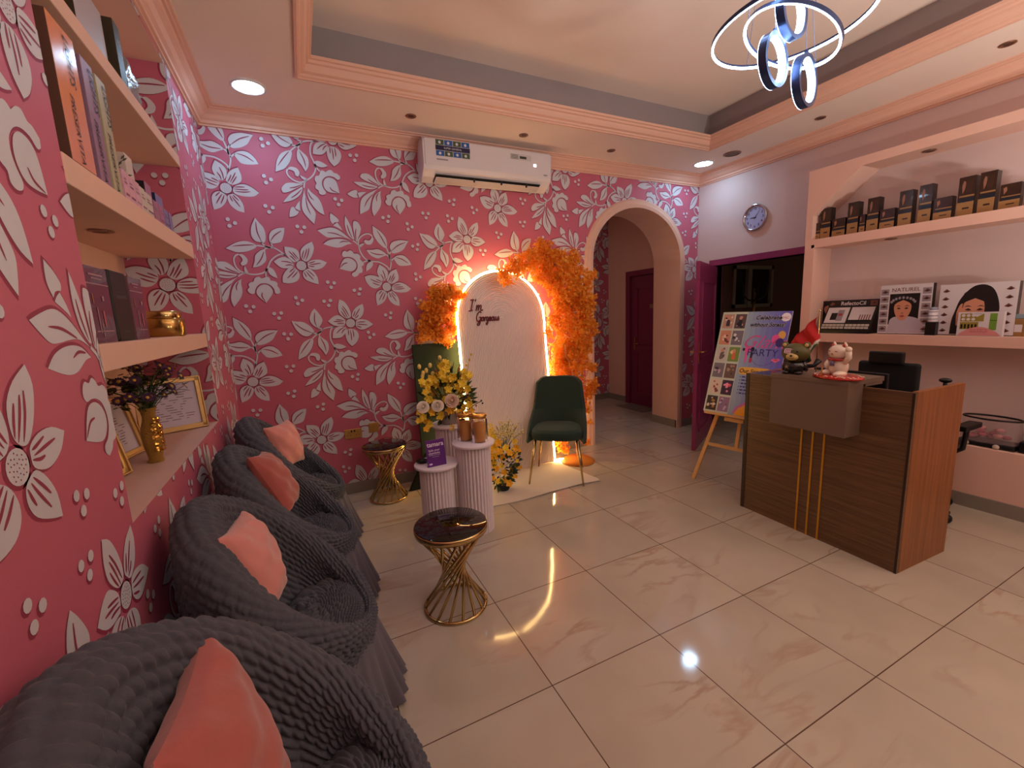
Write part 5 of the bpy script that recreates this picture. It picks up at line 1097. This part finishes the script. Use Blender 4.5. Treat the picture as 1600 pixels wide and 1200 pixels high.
# sign
sg=thing('payment_sign','small purple payment sign standing on the short pedestal','sign',(1.265,2.80,.532),math.radians(8)); sg.rotation_euler=(-.14,0,math.radians(4))
m=M(); m.bx((-.068,0,0),(.068,.004,.185)); m.build('sign_panel',mat('acrylic_purple',(98,44,128),.25,coat=.4),sg,bevel=.001)
m=M(); fr=((0,-.0004,0),(1,0,0),(0,0,1)); m.text('tamara',.043,fr,(0,.152),0,bold=.02,sx=1.0); m.text('Split your',.021,fr,(-.012,.112),0,bold=.01); m.text('payments',.021,fr,(-.012,.093),0,bold=.01)
m.flat(rect(-.052,.078,.03,.0796),fr); m.flat(rect(-.03,.066,.02,.0674),fr); m.flat(rrect(-.056,.014,-.034,.024,.003),fr); m.build('sign_print',mat('sign_white',(226,206,230),.4),sg)
m=M(); m.bx((-.068,.0,0),(.068,.05,.004)); m.build('sign_foot',mat('acrylic_purple'),sg)
t=thing('black_dish','small black round dish on left edge of short pedestal','dish',(1.19,2.93,.532)); m=M(); m.lathe([(0,0),(.028,0),(.045,.014),(.043,.016),(.027,.006),(0,.005)],30); m.build('dish',BLACK,t); m=M(); m.sphere((0,0,.012),(.016,.016,.008)); m.build('contents',mat('dark_green_bits',(40,46,24),.6),t)
# jars
JG=mat('jar_glass',(250,240,225),.03,trans=1,ior=1.3); JF=mat('caramel_filling',(246,190,120),.6,bump=.2,bscale=120); JL=mat('jar_lid_gold',(220,170,90),.2,.9)
for x,y,lb in ((1.505,2.865,'tall glass jar of caramel filling, rear left of the pair'),(1.575,2.765,'tall glass jar of caramel filling with gold lid, front of pair')):
    t=thing('glass_jar',lb,'jar',(x,y,.665),0,'glass jars on the tall pedestal')
    m=M(); m.lathe([(0,.004),(.052,.004),(.055,.008),(.055,.165),(.05,.178),(.05,.18),(.058,.168),(.059,.006),(.056,0),(0,0)],40,caps=False); m.build('jar_body',JG,t)
    m=M(); m.lathe([(0,.0055),(.0515,.0055),(.0535,.012),(.0535,.135),(0,.138)],36,caps=False); m.build('filling',JF,t)
    m=M(); m.lathe([(.05,.180),(.056,.180),(.056,.196),(.05,.2),(.0,.2)],36); m.build('lid',JL,t)
    m=M(); m.box((0,-.0585,.10),(.05,.001,.05)); m.build('jar_label',mat('jar_label_tan',(214,160,110),.5),t) if 0 else None
# flower arrangements
YL=mat('petal_yellow',(240,190,40),.55,island=[(244,206,50),(252,222,80),(248,212,60)]); YO=mat('petal_orange_yellow',(238,160,30),.55,island=[(244,176,40),(250,200,60)]); RW=mat('rose_cream',(236,222,204),.55); RP=mat('rose_blush',(226,190,166),.55); GL=mat('leaf_green',(48,66,30),.55,island=[(30,44,22),(62,82,36),(44,64,28)]); TAN=mat('dried_tan',(190,140,60),.7); PB_=mat('bud_pale_yellow',(240,214,120),.6)
def rose(p,nrm,r,par,mt,nm='rose'):
    R=Vector((0,0,1)).rotation_difference(nrm).to_matrix(); m=M(); random.seed(int(abs(p[0]*1e4+p[2]*1e3)))
    for lay,(rr,h,k) in enumerate(((.28,.9,3),(.5,.8,4),(.75,.62,5),(1.0,.42,6))):
        for i in range(k):
            a0=2*PI*i/k+lay*.6+random.uniform(-.15,.15); wa=2*PI/k*.75
            def f(u,v):
                a=a0+(u-.5)*wa*1.5; q=rr*r*(.35+.65*v**.8)*(1+.1*(v**3)); z=r*h*(v**.9)*(1-.18*(2*u-1)**2)-r*.3+(-.12*r*v**4)
                return p+R@Vector((q*math.cos(a),q*math.sin(a),z))
            m.grid(f,6,5)
    m.sphere(p+R@Vector((0,0,r*.05)),(r*.22,r*.22,r*.45),0,10,8,R); return m.build(nm,mt,par)
def blossom(p,nrm,r,par,mt,nm='yellow_blossom',npet=5,cup=.5):
    R=Vector((0,0,1)).rotation_difference(nrm).to_matrix()@Matrix.Rotation(random.uniform(0,2),3,'Z'); m=M()
    for i in range(npet*2):
        a=2*PI*i/(npet*2)*1.0+random.uniform(-.1,.1); inn=i%2; rr=r*(.72 if inn else 1)
        def f(u,v):
            w_=rr*.42*math.sin(PI*min(.96,v*.86+.1))*(2*u-1); q=rr*v; z=rr*(cup*v**1.5+(.25 if inn else 0)*v)-rr*.12*(2*u-1)**2+ .05*rr*math.sin(6*u+a*3)*v
            return p+R@Vector((q*math.cos(a)-w_*math.sin(a),q*math.sin(a)+w_*math.cos(a),z))
        m.grid(f,5,5)
    m.sphere(p+R@Vector((0,0,r*.12)),(r*.14,r*.14,r*.12),0,8,6); return m.build(nm,mt,par)
def leafset(n,cen,rad,par,mt,L_=(.05,.09),nm='leaves',up=.2,wd=.22):
    m=M()
    for k in range(n):
        d=Vector([random.gauss(0,1) for _ in range(3)]).normalized(); p=Vector(cen)+Vector((d.x*rad[0],d.y*rad[1],d.z*rad[2]))*random.uniform(.4,.95); g=(d+Vector((0,0,up))).normalized(); L2=random.uniform(*L_); s_=g.cross(Vector((random.uniform(-1,1),random.uniform(-1,1),random.uniform(-1,1)))).normalized()*L2*wd
        m.add([p,p+g*L2*.35+s_,p+g*L2*.7+s_*.8,p+g*L2,p+g*L2*.7-s_*.8,p+g*L2*.35-s_],[(0,1,2,5),(5,2,4) if 0 else (1,2,4,5),(2,3,4)]) if 0 else m.add([p,p+g*L2*.4+s_,p+g*L2,p+g*L2*.4-s_],[(0,1,2,3)])
    return m.build(nm,mt,par)
random.seed(31)
FA0=Vector((1.50,3.20,.72)); fa=thing('flower_arrangement','large yellow flower arrangement with three pale roses on rear pedestal','flowers',tuple(FA0))
m=M(); m.lathe([(0,0),(.07,0),(.085,.02),(.09,.09),(.082,.1),(0,.095)],32); m.build('bowl',mat('bowl_grey',(150,140,130),.4),fa)
def at_px(px,py,y): return pray(px,py,y)[0]
def place(px,py,y): return at_px(px,py,y)-FA0
tocam=lambda p: (Vector((.5,0,1.4))-(p+FA0)).normalized()
for px,py,rr,mt_n in ((661,636,.042,RW),(684,634,.042,RW),(706,626,.050,RP)): 
    p=place(px,py,3.05); rose(p,(tocam(p)+Vector((0,0,.35))).normalized(),rr,fa,mt_n)
random.seed(32)
for px,py,rr in [(659,597,.034),(668,602,.036),(674,592,.034),(682,600,.036),(690,585,.038),(697,577,.036),(694,592,.04),(702,598,.04),(708,590,.038),(700,608,.036),(715,604,.034),(722,600,.036),(727,590,.036),(730,608,.032),(672,625,.03),(678,628,.028),(696,624,.03),(727,622,.034),(733,632,.032),(724,636,.032),(735,645,.03),(704,641,.04),(688,650,.036),(662,652,.03),(657,658,.028),(671,663,.032),(665,670,.026),(706,669,.028),(655,645,.026),(675,645,.028),(668,610,.03),(726,583,.03),(733,588,.032),(692,570,.03),(697,566,.026),(718,644,.03)]:
    for _ in range(2):
      p=place(px+random.uniform(-4,4)*_,py+random.uniform(-4,4)*_,3.1+random.uniform(-.06,.08)+.05*_); blossom(p,(tocam(p)+Vector([random.uniform(-.5,.5) for _ in range(3)])+Vector((0,0,.3))).normalized(),rr,fa,YO if py>640 and random.random()<.5 else YL)
for px,py in ((655,573),(661,583),(666,579),(672,571),(676,584),(687,559),(693,565),(660,588)):
    p=place(px,py,3.16); m=M(); m.sphere(p,(.014,.014,.020),0,12,8); m.build('pale_bud',PB_,fa); m=M(); m.tube([p-Vector((0,0,.016)),p*.6+Vector((0,0,-.0)),(0,0,.09)],.003,5); m.build('stem',mat('stem_green'),fa)
leafset(200,(0,.02,.2),(.19,.13,.20),fa,GL,(.05,.1)); leafset(60,(0,-.0,.3),(.15,.08,.2),fa,mat('blade_yellow_green',(150,140,50),.6,island=[(120,110,40),(180,160,50)]),(.07,.13),'grass_blades',1.2,.07); leafset(26,(-.0,0,.33),(.1,.06,.14),fa,mat('sprig_rust',(150,60,20),.6),(.05,.09),'rust_sprigs',1.5,.1); leafset(40,(-.05,-.02,.2),(.2,.1,.06),fa,TAN,(.05,.1),'dried_leaves',.1,.15)
m=M(); p0=place(727,600,3.12); 
for k in range(9):
    a=place(724+k*1.3,618-k*8,3.12); m.sphere(a+Vector((random.uniform(-.015,.015),0,0)),(.009,.009,.011),0,8,6)
m.tube([place(724,620,3.12),place(729,585,3.12),place(735,556,3.12)],.0025,5); m.build('tall_yellow_spray',mat('spray_yellow_green',(206,180,60),.6),fa)
m=M(); m.tube([place(716,640,3.1),place(726,622,3.08),place(732,616,3.08)],[.008,.010,.006],8); m.tube([place(732,640,3.1),place(742,632,3.1),place(752,627,3.1)],.003,5)
for q in ((742,628),(744,634),(752,626),(754,630)): m.sphere(place(*q,3.1),(.008,.006,.008),0,8,6)
m.build('dark_twig',mat('twig_dark',(40,34,24),.7),fa)
random.seed(41)
# floor arrangement
FB0=Vector((1.99,3.33,.010)); fb=thing('floor_flower_arrangement','yellow floor flower arrangement with white sprays between pedestals and green chair','flowers',tuple(FB0))
m=M(); m.lathe([(0,0),(.05,0),(.07,.05),(.065,.07),(0,.07)],28); m.build('pot',BLACK,fb)
def pb(px,py,y): return at_px(px,py,y)-FB0
for k,(px,py,rr) in enumerate([(771,698,.045),(778,692,.04),(766,705,.04),(772,712,.042),(780,706,.04),(764,716,.038),(771,724,.036),(775,732,.034),(786,715,.034),(790,700,.036),(796,708,.034),(806,700,.038),(804,690,.03),(802,712,.032),(811,706,.03),(784,728,.03),(788,738,.034),(800,735,.03),(807,728,.026),(812,730,.024),(770,748,.03),(778,752,.03),(786,754,.036),(796,755,.036),(800,745,.028),(792,748,.026),(765,690,.03),(772,683,.03),(765,742,.024),(806,744,.022),(808,720,.02)]):
    p=pb(px,py,3.30+random.uniform(-.08,.06)); p.z=max(p.z,.03)
    blossom(p,(Vector((-.4,-.9,.4))+Vector([random.uniform(-.4,.4) for _ in range(3)])).normalized(),rr,fb,YO if k%3 else YL,'yellow_blossom')
leafset(150,(-.02,0,.2),(.15,.11,.2),fb,GL,(.04,.08)); leafset(60,(.1,-.02,.26),(.06,.05,.12),fb,mat('eucalyptus_dark',(40,54,44),.6),(.03,.05),'eucalyptus',.3,.4)
m=M(); m2=M(); sp_=mat('spray_white',(228,214,160),.6,island=[(236,226,190),(226,200,110),(240,232,200)])
for k in range(20):
    px=766+k*2.7+random.uniform(-2,2); py=657+12*abs((k-10)/10)**1.5+random.uniform(-4,8); a=pb(px,py,3.32+random.uniform(-.05,.05)); b=pb(788,705,3.32); m.tube([b,(a+b)/2+Vector((0,0,.02)),a],.0018,5)
    for j in range(16):
        q=a.lerp(b,random.uniform(0,.5))+Vector([random.gauss(0,.012) for _ in range(3)]); m2.sphere(q,(.0085,.0085,.007),0,6,4)
m.build('spray_stems',mat('stem_green'),fb); m2.build('white_spray',sp_,fb)
m=M(); m2=M()
for k in range(90):
    a=pb(random.gauss(766,4),random.gauss(677,9),3.3+random.uniform(-.04,.04)); m2.sphere(a,(.008,.008,.007),0,6,4)
m2.build('yellow_spray',YL,fb)
# ================================================================== twisted side tables
def side_table(label,x,y,h,R,Rb,rz=0,n=15):
    t=thing('side_table',label,'side table',(x,y,0),rz,'twisted gold side tables with black glass tops')
    m=M(); m.lathe([(0,h-.012),(R-.004,h-.012),(R-.003,h-.002),(R-.006,h),(0,h)],72); m.build('glass_top',mat('black_glass',(8,6,6),.03,spec=.6),t)
    m=M(); m.lathe([(R-.02,h-.035),(R,h-.035),(R+.002,h-.015),(R,h-.004),(R-.003,h-.004),(R-.003,h-.013),(R-.02,h-.013)],72); m.build('top_rim',GOLD,t)
    m=M(); m.tube([(Rb*math.cos(a),Rb*math.sin(a),.009) for a in [2*PI*k/64 for k in range(64)]],.009,10,True); m.build('base_ring',GOLD,t)
    for k in range(n):
        a=2*PI*k/n; b=a+math.radians(142); m=M(); m.tube([(Rb*math.cos(a),Rb*math.sin(a),.012),((R-.012)*math.cos(b),(R-.012)*math.sin(b),h-.03)],.0075,8); m.build('rod',GOLD,t)
    return t
side_table('nearer round side table with twisted gold rods and black glass top',1.118,2.065,.475,.192,.163)
side_table('farther round side table with black glass top, beside wall sockets',1.055,3.72,.485,.185,.155,.5)
# sockets
t=thing('wall_socket','gold double wall socket on wallpaper left of farther side table','socket',(.835,D,.552)); m=M(); m.box((0,-.005,0),(.146,.01,.086)); m.build('plate',mat('socket_gold',(206,160,90),.35,.6),t,bevel=.003); 
m=M()
for sx_ in (-.036,.036):
    for a,b in ((0,.012),(-.011,-.012),(.011,-.012)): m.box((sx_+a,-.0102,b),(.005,.001,.008))
    m.box((sx_*.35,-.0115,.025),(.012,.004,.016))
m.build('socket_holes',BLACK,t)
t=thing('wall_socket','plain gold blanking socket plate on wallpaper behind farther side table','socket',(1.015,D,.582)); m=M(); m.box((0,-.005,0),(.088,.01,.088)); m.build('plate',mat('socket_gold'),t,bevel=.003); m=M(); m.box((0,-.011,0),(.02,.004,.014)); m.build('switch',mat('socket_gold'),t)
# ================================================================== grey moon chairs
SF=mat('ruched_fabric',(76,77,86),.9,sheen=.1,bump=.25,bscale=120,var=.08,vscale=30); SK2=mat('skirt_fabric',(98,94,104),.9,sheen=.1,bump=.1,bscale=200)
def lerp(a,b,t): return a+(b-a)*t
RX,RY=.264,.310; XC=.07
def rimr(th):
    c_,s_=math.cos(th),math.sin(th); A=(c_/RX)**2+(s_/RY)**2; B=2*XC*c_/RX**2; C=(XC/RX)**2-1
    return (-B+math.sqrt(B*B-4*A*C))/(2*A)
def rimb(th): return (RX-(XC+rimr(th)*math.cos(th)))/(2*RX)
def moon_mesh(rows=230,segs=430):
    def prof(th):
        b=rimb(th); rr=rimr(th)
        h=lerp(.392,.935,b); zs=.378
        r1=min(rr*.90,lerp(.24,.08,b**.7)+.07*abs(math.sin(th))); tk=lerp(.022,.062,min(1,b*2.0))
        wall=lerp(zs,h-tk,.5)
        return [(0,zs+.06),(r1*.55,zs+.054),(r1*.88,zs+.028),(r1,zs-.02*min(1,b*3)),(lerp(r1,rr-tk,.55),max(lerp(zs,h-tk,.38),zs+.0)),(rr-tk*1.05,h-tk*.95),(rr-tk*.55,h-.014),(rr,h),(rr+tk*.65,h-tk*.4),(rr+tk*.95,h-tk*1.3),(rr+tk*.85,lerp(.34,h-tk*1.4,.55)),(rr+tk*.75,.36),(rr+tk*.5,.31)]
    def cr(P,t):
        n=len(P)-1; x=t*n; i=min(int(x),n-1); k=x-i; p1=P[i];p2=P[i+1];p0=P[i-1] if i>0 else p1; p3=P[i+2] if i<n-1 else p2
        return tuple(.5*((2*p1[c])+(p2[c]-p0[c])*k+(2*p0[c]-5*p1[c]+4*p2[c]-p3[c])*k*k+(3*p1[c]-p0[c]-3*p2[c]+p3[c])*k**3) for c in (0,1))
    P=[]
    for i in range(segs):
        th=2*PI*i/segs; pr=prof(th); raw=[cr(pr,j/160) for j in range(161)]
        L_=[0]
        for a,b in zip(raw,raw[1:]): L_.append(L_[-1]+math.hypot(b[0]-a[0],b[1]-a[1]))
        row=[];k=0
        for j in range(rows):
            s=L_[-1]*j/(rows-1)
            while k<159 and L_[k+1]<s: k+=1
            t=(s-L_[k])/max(1e-9,L_[k+1]-L_[k]); row.append((lerp(raw[k][0],raw[k+1][0],t),lerp(raw[k][1],raw[k+1][1],t)))
        P.append(row)
    vs=[]; nb=66; nr=37
    for i in range(segs):
        th=2*PI*i/segs
        for j in range(rows):
            r,z=P[i][j]; a=P[i][max(0,j-1)]; b=P[i][min(rows-1,j+1)]
            tx,tz=b[0]-a[0],b[1]-a[1]; l=math.hypot(tx,tz) or 1; nx,nz_=-tz/l,tx/l
            v=j/(rows-1)*nr+.10*math.sin(th*9+j*.02)+.05*math.sin(th*23); row=int(v)
            kk=max(8,int(round(nb*min(1,(.5*row/nr+.12 if row<nr*.35 else 1))))) ; uu=th/(2*PI)*kk+.5*(row%2)+.2*math.sin(row*1.7)
            pv=abs(math.sin(PI*(v-row))); pu=abs(math.sin(PI*(uu%1)))
            smoothzone=max(0,1-abs(j/(rows-1)-.62)/.13)*(.75 if math.sin(th)<-.1 else .3)
            hgt=.0155*(pv**.6)*(.12+.88*pu**.55)*(1-.8*smoothzone)+.003*smoothzone*math.sin(th*150)
            hgt+=.004*math.sin(th*3+v*.2)+.003*math.sin(th*7+2)*math.sin(v*.5)
            if r<.02: hgt=.006
            vs.append((XC+(r+nx*hgt)*math.cos(th),(r+nx*hgt)*math.sin(th),z+nz_*hgt))
    fs=[(i*rows+j,((i+1)%segs)*rows+j,((i+1)%segs)*rows+j+1,i*rows+j+1) for i in range(segs) for j in range(rows-1)]
    return vs,fs
def skirt_r(th):
    b=rimb(th); return rimr(th)+lerp(.022,.062,min(1,b*2.0))*.62
def skirt_mesh():
    m=M()
    def f(u,v):
        th=2*PI*u; r0=skirt_r(th); z0=.36; fr_=max(0,math.cos(th))**.6; w_=v**.8
        r=r0+(.010+.085*fr_)*v+(.004+.016*w_)*math.sin(34*th+2.2*math.sin(5*th))*(.15+.85*v)*(.45+.55*fr_)+.010*w_*math.sin(13*th)
        r=min(r,(.395 if fr_<.2 else 1))
        return (XC+r*math.cos(th),r*math.sin(th)*(1-.02*v),z0-(z0-.010)*v+.005*math.sin(23*th)*v)
    m.grid(f,420,26,0,True,cu=True); return m
cent=[(.375,.86),(.385,1.742),(.39,2.485),(.39,3.245)]
labs=['nearest grey ruched moon chair, at the bottom left corner','second nearest grey ruched moon chair, beneath the alcove','third grey ruched moon chair from the camera','farthest grey ruched moon chair, in room corner']
mc=thing('moon_chair',labs[0],'chair',(cent[0][0],cent[0][1],0),-.15,'grey moon chairs along the wallpaper wall')
vs,fs=moon_mesh(); m=M(); m.add(vs,fs,0,True); m.build('ruched_shell',SF,mc)
m=skirt_mesh(); m.build('gathered_skirt',SK2,mc)
m=M(); m.tube([(XC+(skirt_r(a)+.004)*math.cos(a),(skirt_r(a)+.004)*math.sin(a),.358) for a in [2*PI*k/120 for k in range(120)]],.010,8,True); m.build('seam_piping',SF,mc)
_near=mc
for (x,y),l,rz__ in zip(cent[1:],labs[1:],(-.06,-.04,-.02)): dup(mc,(x,y,0),rz__,l)
mc.scale=(1.1,1.1,1.04)
# pillows
CO=[mat('velvet_coral_light',(214,138,128),.75,sheen=.5,bump=.25,bscale=14),mat('velvet_coral_deep',(174,88,80),.75,sheen=.4,bump=.3,bscale=14)]
def pillow(label,c,R,mt,s=.19,seed=1):
    t=thing('throw_pillow',label,'pillow',c,0,'coral velvet pillows in the moon chairs'); m=M(); random.seed(seed); n=44
    ph=[random.uniform(0,6) for _ in range(6)]
    def f(sg_):
        def g(u,v):
            a=2*u-1;b=2*v-1; pin=1-.13*(1-a*a)*0; x=a*s*(1-.10*(1-abs(a)**1.0)*0-.09*(1-b*b)*abs(a)**3*1.0); y=b*s*(1-.09*(1-a*a)*abs(b)**3)
            th=.078*((1-a*a)*(1-b*b))**.42; th*=1+.07*math.sin(5*a+3*b+ph[0])+.06*math.sin(9*b-4*a+ph[1]); e=min(1-abs(a),1-abs(b)); th+=.004*math.sin(11*a+7*b+ph[2])*min(1,e*5)*(1-e)
            return R@Vector((x,y,sg_*th))
        return g
    m.grid(f(1),n,n); m.grid(f(-1),n,n); o=m.build('cover',mt,t); return t
def pr(ax,up):  # normal ax, up direction
    z=Vector(ax).normalized(); y=(Vector(up)-z*Vector(up).dot(z)).normalized(); x=y.cross(z); return Matrix((x,y,z)).transposed()
def spin(R,d): return R@Matrix.Rotation(math.radians(d),3,'Z')
def nf(n): return pr(n,(-.4,0,1))
pillow('nearest and largest coral velvet pillow at the bottom of the photo',(.30,.90,.69),spin(nf((1.09,.07,.29)),-6.7),CO[1],.20,3)
pillow('light coral pillow on the second nearest moon chair',(.275,1.712,.695),spin(nf((.91,-.03,.31)),-9),CO[0],.169,5)
pillow('deeper coral pillow on the third moon chair',(.31,2.455,.745),spin(nf((.89,.01,.43)),-12.5),CO[1],.168,7)
pillow('coral pillow on the farthest moon chair',(.335,3.218,.736),spin(nf((.85,-.37,.29)),-12),CO[0],.156,9)
